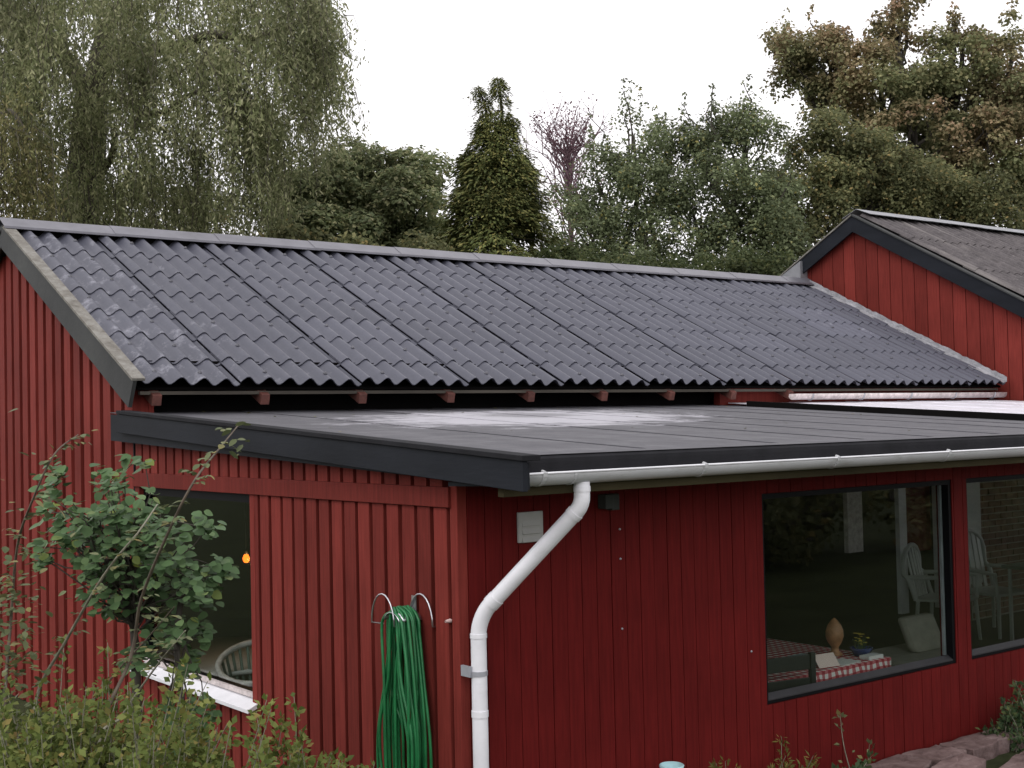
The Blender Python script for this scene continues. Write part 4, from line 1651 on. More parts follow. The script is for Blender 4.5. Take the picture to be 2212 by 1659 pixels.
stones = [
    [(2.95, -0.05), (3.30, -0.04), (3.36, -0.24), (3.10, -0.36), (2.92, -0.26)],
    [(3.33, -0.04), (3.68, -0.05), (3.70, -0.26), (3.40, -0.28)],
    [(3.71, -0.05), (4.18, -0.04), (4.20, -0.25), (3.74, -0.28)],
    [(4.21, -0.04), (4.72, -0.05), (4.70, -0.27), (4.23, -0.25)],
    [(4.75, -0.04), (5.3, -0.05), (5.28, -0.3), (4.74, -0.28)],
    [(3.13, -0.38), (3.38, -0.30), (3.62, -0.29), (3.60, -0.46), (3.24, -0.56)],
]
for i, s_ in enumerate(stones):
    flagstone(s_, 0.05, 0.155, i + 1)
low = [
    [(3.62, -0.52), (4.02, -0.40), (4.10, -0.66), (3.72, -0.80)],
    [(4.06, -0.40), (4.55, -0.34), (4.58, -0.62), (4.14, -0.66)],
    [(3.30, -0.66), (3.58, -0.55), (3.68, -0.80), (3.38, -0.92)],
    [(4.60, -0.34), (5.2, -0.34), (5.2, -0.64), (4.62, -0.64)],
    [(3.42, -0.95), (3.74, -0.84), (4.12, -0.71), (4.14, -1.02), (3.60, -1.16)],
    [(4.18, -0.70), (4.62, -0.68), (4.66, -1.0), (4.20, -1.02)],
]
for i, s_ in enumerate(low):
    flagstone(s_, 0.03, 0.108, i + 31)
# ================================================================== VEGETATION
def np_mesh(name, V, F4, mat, smooth=False):
    """quads from numpy arrays"""
    me = bpy.data.meshes.new(name)
    n = len(V)
    f = len(F4)
    me.vertices.add(n)
    me.vertices.foreach_set('co', np.ascontiguousarray(V, dtype=np.float32).ravel())
    me.loops.add(4 * f)
    me.loops.foreach_set('vertex_index', np.ascontiguousarray(F4, dtype=np.int32).ravel())
    me.polygons.add(f)
    me.polygons.foreach_set('loop_start', np.arange(0, 4 * f, 4, dtype=np.int32))
    me.polygons.foreach_set('loop_total', np.full(f, 4, dtype=np.int32))
    me.materials.append(M[mat])
    me.update(calc_edges=True)
    return me


def unit(a):
    return a / (np.linalg.norm(a, axis=1, keepdims=True) + 1e-9)


def leaf_quads(P, D, Nn, L, W, fold=0.18):
    """kite leaves: P base, D direction along the leaf, Nn rough normal"""
    D = unit(D)
    S = unit(np.cross(D, Nn))
    Nn = np.cross(S, D)
    L = L[:, None]
    W = W[:, None]
    a = P
    b = P + D * L * 0.45 + S * W * 0.5 + Nn * W * fold
    c = P + D * L
    d = P + D * L * 0.45 - S * W * 0.5 + Nn * W * fold
    V = np.stack([a, b, c, d], 1).reshape(-1, 3)
    F = np.arange(len(V), dtype=np.int32).reshape(-1, 4)
    return V, F


def clump_leaves(centers, radii, per, Lm, Wr, up=0.5, shell=0.45, flat=0.75, droop=0.25, jit=0.12):
    """leaves on and inside ball-like clumps"""
    C = np.repeat(np.asarray(centers), per, axis=0)
    Rr = np.repeat(np.asarray(radii), per)
    n = len(C)
    d = unit(rng.normal(size=(n, 3)))
    d[:, 2] = np.where(rng.random(n) < 0.35, np.abs(d[:, 2]), d[:, 2])
    rad = (shell + (1 - shell) * rng.random(n) ** 0.6) * (1 + rng.normal(size=n) * jit)
    off = d * rad[:, None] * Rr[:, None]
    off[:, 2] *= flat
    P = C + off
    nn = unit(d * 0.7 + np.array([0, 0, up]) + rng.normal(size=(n, 3)) * 0.45)
    dirr = unit(np.cross(nn, rng.normal(size=(n, 3)))) + d * 0.35 - np.array([0, 0, droop])
    L = Lm * (0.65 + 0.7 * rng.random(n))
    return leaf_quads(P, dirr, nn, L, L * Wr)


def limb(m, a, b, r0, r1, sag=0.0, n=6, wob=0.12, sides=7):
    a, b = Vector(a), Vector(b)
    ln = (b - a).length
    pts = []
    for i in range(n + 1):
        t = i / n
        p = a.lerp(b, t) + Vector((rnd.uniform(-1, 1), rnd.uniform(-1, 1), rnd.uniform(-1, 1))) * wob * ln * 0.12 * (1 if 0 < i < n else 0)
        p.z += sag * ln * math.sin(math.pi * t)
        pts.append(p)
    m.tube(pts, [r0 + (r1 - r0) * i / n for i in range(n + 1)], sides)
    return pts


def broadleaf(name, label, base, ellipsoids, leaf, n_clump, crad, per, Lm, Wr=0.62, trunk_r=0.16, bark='bark', up=0.5, cat='tree',
              group=None, gapf=0.0, spikes=0, shell=0.45, flat=0.8, trunk_top=0.5, surface=0.78):
    """tapered trunk, limbs to every clump, crown of leaf-sized faces"""
    base = Vector(base)
    t = thing(name, label, cat, base, group)
    cs, rs = [], []
    vol = np.array([e[3] * e[4] * e[5] for e in ellipsoids]) ** 0.8
    cnt = np.maximum(3, (n_clump * vol / vol.sum()).astype(int))
    for e, k in zip(ellipsoids, cnt):
        got = 0
        tries = 0
        while got < k and tries < k * 40:
            tries += 1
            d = rng.normal(size=3)
            d /= np.linalg.norm(d)
            r = surface + (1 - surface) * rng.random() if rng.random() < 0.75 else rng.random() ** 0.5 * surface
            p = np.array(e[:3]) + d * r * np.array(e[3:6])
            rr = crad * rng.uniform(0.6, 1.3)
            if cs and min(np.linalg.norm(p - q) for q in cs[-60:]) < rr * 0.55:
                continue
            cs.append(p)
            rs.append(rr)
            got += 1
    # thin upright sprays breaking the outline
    for i in range(spikes):
        e = ellipsoids[rnd.randrange(len(ellipsoids))]
        a = rnd.uniform(0, 6.28)
        q = rnd.uniform(0, 0.85)
        p = np.array([e[0] + e[3] * q * math.cos(a), e[1] + e[4] * q * math.sin(a), e[2] + e[5] * math.sqrt(1 - q * q)])
        ln = rnd.uniform(0.35, 0.9)
        for k in range(4):
            cs.append(p + np.array([rnd.uniform(-.05, .05), rnd.uniform(-.05, .05), ln * (k + 0.3) / 4]))
            rs.append(crad * 0.30 * (1.1 - 0.2 * k))
    cs = np.array(cs)
    rs = np.array(rs)
    pn = np.maximum(12, (per * (rs / crad) ** 2)).astype(int)
    Vs, Fs, k0 = [], [], 0
    for lvl in np.unique(pn):
        sel = pn == lvl
        V, F = clump_leaves(cs[sel], rs[sel], int(lvl), Lm, Wr, up=up, shell=shell, flat=flat)
        Vs.append(V)
        Fs.append(F + k0)
        k0 += len(V)
    V = np.concatenate(Vs)
    F = np.concatenate(Fs)
    if gapf:
        c = V.reshape(-1, 4, 3).mean(1)
        h = np.sin(c[:, 0] * 2.1 + 1.3 * c[:, 2]) * np.sin(c[:, 1] * 1.7 + 0.6) * np.sin(c[:, 2] * 2.6 + c[:, 0])
        keep = (h < 1 - gapf * 1.2) | (rng.random(len(c)) < 0.25)
        V = V.reshape(-1, 4, 3)[keep].reshape(-1, 3)
        F = np.arange(len(V)).reshape(-1, 4)
    link('crown', np_mesh('crown', V, F, leaf), t)
    m = MB()
    top = max(e[2] for e in ellipsoids)
    cx = np.mean([e[0] for e in ellipsoids])
    cy = np.mean([e[1] for e in ellipsoids])
    fork = Vector((base.x * 0.5 + cx * 0.5, base.y * 0.5 + cy * 0.5, base.z + (top - base.z) * trunk_top))
    tp = limb(m, base, fork, trunk_r * 1.25, trunk_r * 0.8, 0, 6, 0.25, 10)
    m.build('trunk', bark, t)
    m = MB()
    order = rng.permutation(len(cs))[:max(10, n_clump // 3)]
    for e in ellipsoids:
        limb(m, fork - Vector((0, 0, 0.3)), Vector(e[:3]) + Vector((0, 0, e[5] * 0.4)), trunk_r * 0.55, trunk_r * 0.16, 0.05, 6, 0.5, 7)
    for i in order:
        e = min(ellipsoids, key=lambda q: np.linalg.norm(np.array(q[:3]) - cs[i]))
        a = Vector(e[:3]) * 0.75 + fork * 0.25
        limb(m, a, Vector(cs[i]), trunk_r * 0.22, trunk_r * 0.05, 0.06, 5, 0.6, 5)
    m.build('limbs', bark, t, kind='stuff')
    return t


def at(u, v, d):
    """point d metres along the viewing axis from the camera, u and v in the photograph's 2212-wide frame"""
    return CAM + (FW + RT * ((u - 1106) / 2835.33) + UP * ((829.5 - v) / 2835.33)) * d


def ell(u, v, d, ru, rv, rd=None):
    p = at(u, v, d)
    a = ru * d / 2835.33
    b = rv * d / 2835.33
    return (p.x, p.y, p.z, a, rd or a, b)


def foot(u, d):
    p = at(u, 900, d)
    return (p.x, p.y, -0.06)


# ---------------------------------------------------------------- weeping willow
def willow(name, label, base, tresses, leaf, limbs, strands_per=17, bark='willow_bark', Lm=0.095):
    t = thing(name, label, 'tree', base)
    Ps, Ds, Ls = [], [], []
    m = MB()
    for (x, y, z, length, spread_, ox, oy) in tresses:
        for k in range(strands_per):
            a = rnd.uniform(0, 6.28)
            r = spread_ * math.sqrt(rnd.random())
            p0 = np.array([x + r * math.cos(a), y + r * math.sin(a), z + rnd.uniform(-0.3, 0.25)])
            ln = length * rnd.uniform(0.55, 1.1)
            n = max(6, int(ln / 0.042))
            s = np.linspace(0, 1, n)
            kx, ky = ox * rnd.uniform(0.3, 1.5) + rnd.uniform(-0.22, 0.22), oy * rnd.uniform(0.3, 1.5) + rnd.uniform(-0.22, 0.22)
            wv = rnd.uniform(0, 6.28)
            cx = p0[0] + kx * (1 - np.exp(-3 * s)) + 0.06 * np.sin(s * 5 + wv)
            cy = p0[1] + ky * (1 - np.exp(-3 * s)) + 0.06 * np.cos(s * 4 + wv)
            cz = p0[2] + 0.18 * np.sin(np.minimum(s * 5, 3.14)) - ln * s ** 1.15
            P = np.stack([cx, cy, cz], 1)
            P = P + rng.normal(size=P.shape) * np.array([0.028, 0.028, 0.02])
            keep = rng.random(n) < 0.93
            P = P[keep]
            if len(P) < 3:
                continue
            d = rng.normal(size=(len(P), 3)) * 0.6
            d[:, 2] = -0.9 + 0.3 * rng.random(len(P))
            Ps.append(P)
            Ds.append(d)
            Ls.append(Lm * (0.6 + 0.7 * rng.random(len(P))))
            if k % 5 == 0:
                idx = [0, len(P) // 3, 2 * len(P) // 3, len(P) - 1]
                m.tube([tuple(P[i]) for i in idx], [0.007, 0.006, 0.004, 0.0025], 4, caps=False)
    P = np.concatenate(Ps)
    D = np.concatenate(Ds)
    L = np.concatenate(Ls)
    nn = rng.normal(size=P.shape) + np.array([-0.3, -0.5, 0.35])
    V, F = leaf_quads(P, D, nn, L, L * 0.30, 0.1)
    link('crown', np_mesh('crown', V, F, leaf), t)
    m.build('hanging_twigs', bark, t, kind='stuff')
    for (pts, r0, r1) in limbs:
        m = MB()
        n = len(smooth_path(pts, 5))
        m.tube(smooth_path(pts, 5), [r0 + (r1 - r0) * i / (n - 1) for i in range(n)], 9)
        m.build('trunk' if r0 > 0.2 else 'limb', bark, t)
    return t


W0 = at(150, 900, 23)
tress = []
# layers of hanging tresses: (u range, v of the top, depth)
for i in range(265):
    u = rnd.uniform(-260, 655)
    edge = max(0.0, (u - 430) / 330)
    vtop = rnd.uniform(-240, 170) if u < 480 else rnd.uniform(-220 + 150 * edge, 60 + 130 * rnd.random() * (1 - 0.5 * edge))
    d = rnd.uniform(18.5, 26.0)
    p = at(u, vtop, d)
    ln = rnd.uniform(0.9, 2.3) * (1.0 - 0.3 * edge)
    tress.append((p.x, p.y, p.z, ln, rnd.uniform(0.16, 0.44), RT.x * (0.08 + 0.25 * edge), RT.y * (0.08 + 0.25 * edge)))
# long curtains that reach down behind the ridge
for (u, v, k) in ((30, 150, 4), (160, 230, 4), (215, 220, 4), (305, 340, 4), (345, 250, 3), (425, 320, 5), (520, 210, 6), (560, 240, 6), (595, 260, 5), (640, 110, 3), (470, 130, 3), (95, 300, 3), (330, 390, 3), (405, 400, 4), (130, 420, 3), (240, 400, 3)):
    for j in range(k):
        p = at(u + rnd.uniform(-30, 30), v + rnd.uniform(-25, 25), rnd.uniform(20, 24))
        tress.append((p.x, p.y, p.z, rnd.uniform(2.2, 3.1) if u < 630 else 1.6, 0.30, RT.x * 0.15, RT.y * 0.15))
# feathery, ragged right edge: thin tresses at uneven reach
for i in range(40):
    v = rnd.uniform(-80, 250)
    reach = 640 + 85 * rnd.random() ** 1.6 + 22 * math.sin(v * 0.045)
    p = at(reach, v, rnd.uniform(20, 23))
    tress.append((p.x, p.y, p.z, rnd.choice((0.4, 0.6, 0.9, 1.3)) * rnd.uniform(0.8, 1.15), rnd.uniform(0.05, 0.13), RT.x * 0.30, RT.y * 0.30))


def wl_(pts):
    return [tuple(at(*q)) for q in pts]


wlimbs = [
    ([(W0.x, W0.y, -0.06), tuple(at(165, 600, 23)), tuple(at(190, 330, 22.8)), tuple(at(200, 170, 22.6))], 0.42, 0.26),
    (wl_([(200, 190, 22.6), (240, 110, 22.4), (310, 108, 22.1), (385, 100, 21.8), (455, 75, 21.5), (545, 82, 21.2), (650, 45, 21)]), 0.17, 0.03),
    (wl_([(200, 200, 22.6), (275, 215, 22.2), (300, 245, 22), (285, 300, 21.8)]), 0.10, 0.04),
    (wl_([(300, 245, 22), (360, 240, 21.6), (420, 200, 21.4), (520, 190, 21)]), 0.06, 0.02),
    (wl_([(195, 200, 22.6), (120, 100, 23), (40, 20, 23.4), (-60, -60, 23.5)]), 0.17, 0.05),
    (wl_([(200, 180, 22.6), (230, 60, 22.6), (300, -40, 22.5), (420, -130, 22.4)]), 0.16, 0.05),
    (wl_([(180, 420, 22.9), (235, 350, 22.4), (250, 290, 22)]), 0.09, 0.04),
    (wl_([(205, 470, 22), (200, 380, 22), (225, 330, 22)]), 0.03, 0.015),
    (wl_([(210, 480, 21), (195, 445, 21), (190, 400, 21)]), 0.025, 0.012),
]
willow('weeping_willow', 'large weeping willow with long hanging grey-green tresses', (W0.x, W0.y, -0.06), tress, 'willow_leaf', wlimbs)
W1_ = at(-60, 900, 19)
tress = []
for i in range(46):
    u = rnd.uniform(-200, 68)
    v = 195 + max(0, u) * 1.4 + rnd.uniform(0, 170)
    p = at(u, v, rnd.uniform(17.5, 19.5))
    tress.append((p.x, p.y, p.z, rnd.uniform(1.0, 1.9), 0.28, RT.x * 0.2, RT.y * 0.2))
willow('yellow_willow', 'smaller yellowish willow at the left edge behind the ridge', (W1_.x, W1_.y, -0.06), tress, 'willow_leaf_yellow',
       [([(W1_.x, W1_.y, -0.06), tuple(at(-60, 500, 19)), tuple(at(-50, 260, 19))], 0.22, 0.08), (wl_([(-50, 300, 19), (20, 240, 18.6), (60, 300, 18.4)]), 0.06, 0.02)], 15, Lm=0.085)

# ---------------------------------------------------------------- broadleaved trees behind the ridge
broadleaf('maple_tree', 'rounded green maple between the willow and the cypress', foot(800, 26),
          [ell(800, 400, 26, 120, 85), ell(905, 375, 26.4, 52, 50), ell(760, 350, 26.3, 70, 46), ell(680, 440, 25.6, 90, 70), ell(860, 460, 25.5, 110, 90), ell(730, 520, 25.2, 150, 60), ell(920, 540, 25.4, 90, 60)],
          'maple_leaf', 125, 0.40, 430, 0.085, 0.85, 0.18, up=0.9, shell=0.6, flat=0.66)
broadleaf('fir_tree', 'dark narrow tree peeping out behind the willow', foot(655, 31),
          [ell(655, 420, 31, 28, 90), ell(640, 480, 31, 60, 60)], 'cypress_leaf', 50, 0.34, 260, 0.09, 0.5, 0.12)
broadleaf('beech_tree', 'dull green tree in the gap behind the weeping willow', foot(330, 32),
          [ell(330, 480, 32, 110, 110), ell(420, 500, 32, 80, 80), ell(180, 500, 33, 120, 120), ell(480, 470, 33, 60, 50)], 'olive_leaf', 70, 0.42, 200, 0.10, 0.6, 0.16)
broadleaf('alder_tree', 'grey-green alder right of the cypress', foot(1340, 27),
          [ell(1370, 330, 27, 85, 90), ell(1290, 420, 27, 90, 90), ell(1400, 450, 26.6, 110, 110), ell(1270, 520, 26.4, 110, 80), ell(1450, 350, 27.4, 60, 70), ell(1330, 590, 26, 150, 60)],
          'alder_leaf', 150, 0.34, 260, 0.07, 0.7, 0.15, spikes=18, gapf=0.55, shell=0.25, flat=1.0)
broadleaf('alder_tree', 'taller grey-green alder left of the autumn tree', foot(1580, 27),
          [ell(1540, 320, 27, 70, 80), ell(1620, 310, 27.4, 80, 75), ell(1590, 420, 26.6, 120, 110), ell(1500, 500, 26.2, 100, 90), ell(1680, 500, 26, 90, 100), ell(1560, 600, 26, 150, 60)],
          'alder_leaf', 160, 0.34, 260, 0.07, 0.7, 0.15, spikes=18, gapf=0.45, shell=0.25, flat=1.0)
broadleaf('lime_tree', 'olive-green tree behind the peak of the gabled wing', foot(1800, 29),
          [ell(1780, 340, 29, 110, 80), ell(1740, 440, 28, 110, 90), ell(1880, 400, 28.6, 120, 100), ell(1700, 540, 26.4, 80, 60), ell(1980, 440, 29, 110, 80), ell(2120, 470, 29, 130, 70)],
          'olive_leaf', 210, 0.38, 320, 0.08, 0.75, 0.18, shell=0.3, flat=0.9)
broadleaf('autumn_tree', 'tall tree turning brown with autumn leaves at top right', foot(2010, 34),
          [ell(1770, 135, 34, 115, 60), ell(1700, 120, 34.5, 60, 40), ell(1930, 40, 34, 55, 75), ell(1900, 190, 33.5, 120, 90), ell(2060, 190, 34, 110, 130), ell(2190, 150, 34, 90, 120),
           ell(1960, 300, 33, 120, 80), ell(2120, 340, 33, 130, 100), ell(2260, 300, 33, 120, 160), ell(1800, 210, 34, 60, 50), ell(2080, 90, 34.3, 50, 40)],
          'autumn_leaf', 350, 0.42, 270, 0.10, 0.8, 0.32, gapf=0.5, spikes=16, shell=0.3, flat=0.8, trunk_top=0.4)
broadleaf('dark_shrub', 'dense dark green shrubs just above the ridge right of the cypress', foot(1450, 22),
          [ell(1240, 600, 22, 120, 50), ell(1420, 615, 22, 130, 50), ell(1580, 620, 22, 120, 52), ell(1690, 610, 21.6, 60, 55)], 'dark_leaf', 75, 0.30, 260, 0.07, 0.7, 0.06, cat='shrub')
broadleaf('green_shrub', 'low green shrub just above the ridge below the maple', foot(650, 20),
          [ell(640, 545, 20, 90, 40), ell(780, 560, 20.4, 90, 40), ell(900, 565, 20.4, 80, 40)], 'olive_leaf', 45, 0.26, 150, 0.08, 0.7, 0.06, cat='shrub')


# bare reddish tree with few leaves
def twig_tree(name, label, base, top, spread_, n, leafmat, nleaf):
    t = thing(name, label, 'tree', base)
    m = MB()
    base = Vector(base)
    limb(m, base, top - Vector((0, 0, 2.2)), 0.12, 0.06, 0, 6, 0.2, 8)
    m.build('trunk', 'red_twig', t)
    m = MB()
    tips = []
    for i in range(n):
        a = rnd.uniform(0, 6.28)
        r = spread_ * math.sqrt(rnd.random())
        s0 = top - Vector((0, 0, rnd.uniform(0.8, 3.2)))
        e = Vector((top.x + r * math.cos(a), top.y + r * math.sin(a), s0.z + rnd.uniform(0.9, 2.4)))
        e.z = min(e.z, top.z + 0.2 - 0.25 * r)
        pts = limb(m, s0, e, 0.022, 0.006, 0.05, 5, 0.6, 5)
        for k in range(3):
            q = pts[rnd.randrange(2, 6)]
            f = q + Vector((rnd.uniform(-0.5, 0.5), rnd.uniform(-0.5, 0.5), rnd.uniform(0.1, 0.6)))
            limb(m, q, f, 0.008, 0.004, 0, 3, 0.5, 4)
            tips += [q.lerp(f, rnd.random()) for _ in range(nleaf)]
    m.build('twigs', 'red_twig', t, kind='stuff')
    P = np.array([tuple(p) for p in tips]) + rng.normal(size=(len(tips), 3)) * 0.07
    k = len(P)
    L = 0.075 * (0.6 + 0.7 * rng.random(k))
    V, F = leaf_quads(P, rng.normal(size=(k, 3)), rng.normal(size=(k, 3)), L, L * 0.6)
    link('crown', np_mesh('crown', V, F, leafmat), t)


twig_tree('copper_tree', 'thin reddish tree with sparse leaves just right of the cypress', foot(1225, 33), at(1228, 262, 33), 1.15, 75, 'red_leaf', 5)


# cypress with two drooping tips
def cypress(name, label, u, d):
    b = foot(u, d)
    t = thing(name, label, 'tree', b)
    P, D, Nn, L = [], [], [], []
    m = MB()
    mtr = MB()
    ax = at(u, 900, d)
    prof = [(610, 128), (540, 118), (480, 102), (420, 84), (360, 70), (320, 60), (290, 48), (262, 36), (235, 26)]   # v, half width in frame units

    def half(v):
        for (v0, w0), (v1, w1) in zip(prof[:-1], prof[1:]):
            if v0 >= v >= v1:
                return w0 + (w1 - w0) * (v0 - v) / (v0 - v1)
        return prof[-1][1]
    sprays = []
    for i in range(135):
        v = 610 - 365 * rnd.random() ** 0.85
        w = half(v) * d / 2835.33
        a0 = rnd.uniform(0, 6.28)
        r0 = w * rnd.uniform(0.6, 1.02)
        c0 = at(u, v, d)
        bs = rnd.uniform(0.16, 0.30) * (1.0 if v > 300 else 0.62)
        for k in range(13):
            a = a0 + rnd.gauss(0, 0.28)
            r = r0 * (1 + rnd.gauss(0, 0.10))
            sprays.append((Vector((c0.x + r * math.cos(a), c0.y + r * math.sin(a), c0.z + rnd.gauss(0, 0.10) - 0.12 * (r / w))), a + rnd.gauss(0, 0.3), bs * rnd.uniform(0.7, 1.2), 0.95))
    for i in range(260):                                 # dense inner boughs
        v = 610 - 300 * rnd.random()
        w = half(v) * d / 2835.33
        a = rnd.uniform(0, 6.28)
        c = at(u, v, d)
        r = w * 0.55 * rnd.random()
        sprays.append((Vector((c.x + r * math.cos(a), c.y + r * math.sin(a), c.z)), a, 0.26, 0.7))
    for (path, wb) in ([[(u - 18, 330), (u - 22, 270), (u - 28, 225), (u - 44, 190)], 18], [[(u + 12, 330), (u + 10, 260), (u + 6, 205), (u - 0, 170)], 30]):
        pp = smooth_path([(q[0], q[1], 0) for q in path], 8)
        for i in range(150):
            s = rnd.random()
            q = pp[min(len(pp) - 1, int(s * len(pp)))]
            w = (3 + wb * (1 - s)) * d / 2835.33
            a = rnd.uniform(0, 6.28)
            r = w * rnd.uniform(0.1, 1.0)
            c = at(q.x, q.y, d)
            sprays.append((Vector((c.x + r * math.cos(a), c.y + r * math.sin(a), c.z)), a, rnd.uniform(0.07, 0.18), 1.1))
        mtr.tube([at(q.x, q.y, d) for q in pp], [0.05 - 0.042 * k / (len(pp) - 1) for k in range(len(pp))], 6)
    for (c, a, sz, dr) in sprays:
        n = 32
        outd = np.array([math.cos(a), math.sin(a), 0.0])
        sidev = np.array([-math.sin(a), math.cos(a), 0.0])
        s = rng.random(n)
        q = rng.normal(size=n) * 0.42 * (0.35 + s)
        base_ = np.array(tuple(c))
        pos = base_ + outd * (s * sz)[:, None] * 0.8 + sidev * (q * sz)[:, None] + np.array([0, 0, 1.0]) * ((0.12 - dr * s ** 1.6 + rng.normal(size=n) * 0.10) * sz)[:, None]
        P.append(pos)
        D.append(outd + sidev * q[:, None] * 1.2 + np.array([0, 0, -0.55]) + rng.normal(size=(n, 3)) * 0.25)
        Nn.append(np.tile(np.array([outd[0] * 0.5, outd[1] * 0.5, 0.8]), (n, 1)) + rng.normal(size=(n, 3)) * 0.3)
        L.append(sz * (0.26 + 0.2 * rng.random(n)))
    P, D, Nn, L = np.concatenate(P), np.concatenate(D), np.concatenate(Nn), np.concatenate(L)
    V, F = leaf_quads(P, D, Nn, L, L * 0.36)
    link('crown', np_mesh('crown', V, F, 'cypress_leaf'), t)
    mtr.tube([b, at(u, 560, d), at(u, 300, d)], [0.22, 0.14, 0.06], 9)
    mtr.build('trunk', 'bark', t)
    for i in range(60):
        v = rnd.uniform(240, 580)
        a = rnd.uniform(0, 6.28)
        w = half(v) * d / 2835.33 * 0.8
        c = at(u, v, d)
        m.tube([c, c + Vector((w * math.cos(a), w * math.sin(a), -0.05))], [0.03, 0.008], 5)
    m.build('limbs', 'bark', t, kind='stuff')


cypress('cypress_tree', 'tall dark cypress with two drooping tips in the middle', 1075, 23)


# ---------------------------------------------------------------- garden plants in front of the house
def leaf_shape(L, W, n=5, cup=0.12, mat='hazel_leaf', tip=0.0):
    """rounded leaf with a folded midrib; lies along +x, normal +z"""
    m = MB()
    top, mid, bot = [], [], []
    for i in range(n + 1):
        t = i / n
        w = W * 0.5 * math.sin(math.pi * t ** 0.8) ** 0.75 if 0 < i < n else 0.0
        x = L * t
        z = -0.10 * L * t * t
        mid.append((x, 0, z))
        top.append((x, w, z + cup * w))
        bot.append((x, -w, z + cup * w))
    vs = mid + top[1:-1] + bot[1:-1]
    k = n + 1

    def T(i):
        return i if i in (0, n) else k + i - 1

    def B(i):
        return i if i in (0, n) else k + (n - 1) + i - 1
    fs = []
    for i in range(n):
        fs.append(tuple(dict.fromkeys((i, i + 1, T(i + 1), T(i)))))
        fs.append(tuple(dict.fromkeys((i + 1, i, B(i), B(i + 1)))))
    m.add(vs, fs, True)
    return m


def orient(p, d, nrm, s=1.0):
    x = Vector(d).normalized()
    z = Vector(nrm)
    z = (z - x * z.dot(x)).normalized()
    y = z.cross(x)
    return Matrix(((x.x * s, y.x * s, z.x * s, p[0]), (x.y * s, y.y * s, z.y * s, p[1]), (x.z * s, y.z * s, z.z * s, p[2]), (0, 0, 0, 1)))


def z2at(x, y, d):
    return at(x * 0.8581 / 1.8228, (1600 + y * 0.8581) / 1.8228, d)


# hazel-like shrub before the left window
HB = z2at(640, 1100, 6.1)
hz = thing('hazel_shrub', 'round-leaved green shrub standing before the left window', 'shrub', (HB.x, HB.y, -0.06))
m = MB()
stem = smooth_path([(HB.x, HB.y, -0.06), tuple(z2at(625, 1250, 6.1)), tuple(z2at(615, 1050, 6.1)), tuple(z2at(600, 880, 6.1)), tuple(z2at(560, 650, 6.1))], 4)
m.tube(stem, [0.028 - 0.018 * i / (len(stem) - 1) for i in range(len(stem))], 8)
m.tube(smooth_path([(HB.x + 0.06, HB.y - 0.03, -0.06), tuple(z2at(820, 1500, 6.0)), tuple(z2at(828, 1300, 6.0)), tuple(z2at(810, 1050, 6.0)), tuple(z2at(850, 800, 6.0))], 4), 0.014, 7)
m.build('stem', 'bark', hz)
HL = leaf_shape(0.054, 0.047).mesh('leaf', 'hazel_leaf')
m = MB()
tips = []
lobes = [(300, 520, 100, 120, 20), (450, 560, 130, 110, 34), (600, 480, 120, 110, 34), (720, 620, 130, 130, 36), (560, 700, 170, 110, 36), (420, 760, 110, 90, 16), (780, 780, 140, 100, 30),
         (900, 830, 100, 110, 24), (980, 740, 60, 55, 12), (500, 330, 80, 70, 12), (200, 680, 45, 50, 7), (560, 890, 150, 60, 18), (620, 260, 60, 30, 5), (940, 540, 60, 60, 7), (760, 1010, 130, 70, 12),
         (880, 1020, 60, 60, 8), (640, 1160, 90, 60, 10), (860, 1180, 60, 80, 8), (900, 1400, 60, 70, 10), (780, 1420, 90, 90, 12), (860, 1530, 70, 60, 8), (240, 330, 60, 90, 10)]
leaves = []
for (lx, ly, rx, ry, k) in lobes:
    for i in range(int(k * 2.5)):
        a, r = rnd.uniform(0, 6.28), math.sqrt(rnd.random())
        dd = 6.05 + rnd.uniform(-0.34, 0.34) * min(1, rx / 110)
        e = z2at(lx + rx * r * math.cos(a), ly + ry * r * math.sin(a), dd)
        near = stem[-1 - rnd.randrange(0, 9)]
        if ly > 1000:
            near = z2at(820, 1300 - rnd.uniform(0, 300), 6.0)
        if rnd.random() < 0.2:
            limb(m, near, e, 0.006, 0.0022, 0.05, 4, 0.5, 5)
        out = Vector((e.x - HB.x, e.y - HB.y, 0)) + Vector((rnd.uniform(-.3, .3), rnd.uniform(-.3, .3), 0))
        out.normalize()
        for q in range(2):
            d_ = out + Vector((rnd.uniform(-0.9, 0.9), rnd.uniform(-0.9, 0.9), rnd.uniform(-0.75, 0.1)))
            nn = Vector((rnd.uniform(-0.4, 0.4) - 0.25, rnd.uniform(-0.4, 0.4) - 0.35, 1.0))
            pos = e + Vector((rnd.uniform(-0.03, 0.03), rnd.uniform(-0.03, 0.03), rnd.uniform(-0.03, 0.03)))
            leaves.append((pos, d_, nn, rnd.uniform(0.62, 1.2)))
m.build('twigs', 'bark', hz, kind='stuff')
leaves.sort(key=lambda q: (q[0] - CAM).length / q[3])
for (pos, d_, nn, s_) in leaves[:295]:
    o = link('leaf', HL, hz)
    o.matrix_basis = orient(pos, d_, nn, s_)


def joined_leaves(name, mesh, items, mat, parent, kind='stuff'):
    v = np.array([tuple(q.co) for q in mesh.vertices])
    fl = [tuple(p.vertices) for p in mesh.polygons]
    m = MB()
    for (pos, d_, nn, s_) in items:
        mt = np.array(orient(pos, d_, nn, s_))
        m.add((v @ mt[:3, :3].T + mt[:3, 3]).tolist(), fl, True)
    return m.build(name, mat, parent, kind=kind)


joined_leaves('foliage', HL, leaves[295:], 'hazel_leaf', hz)

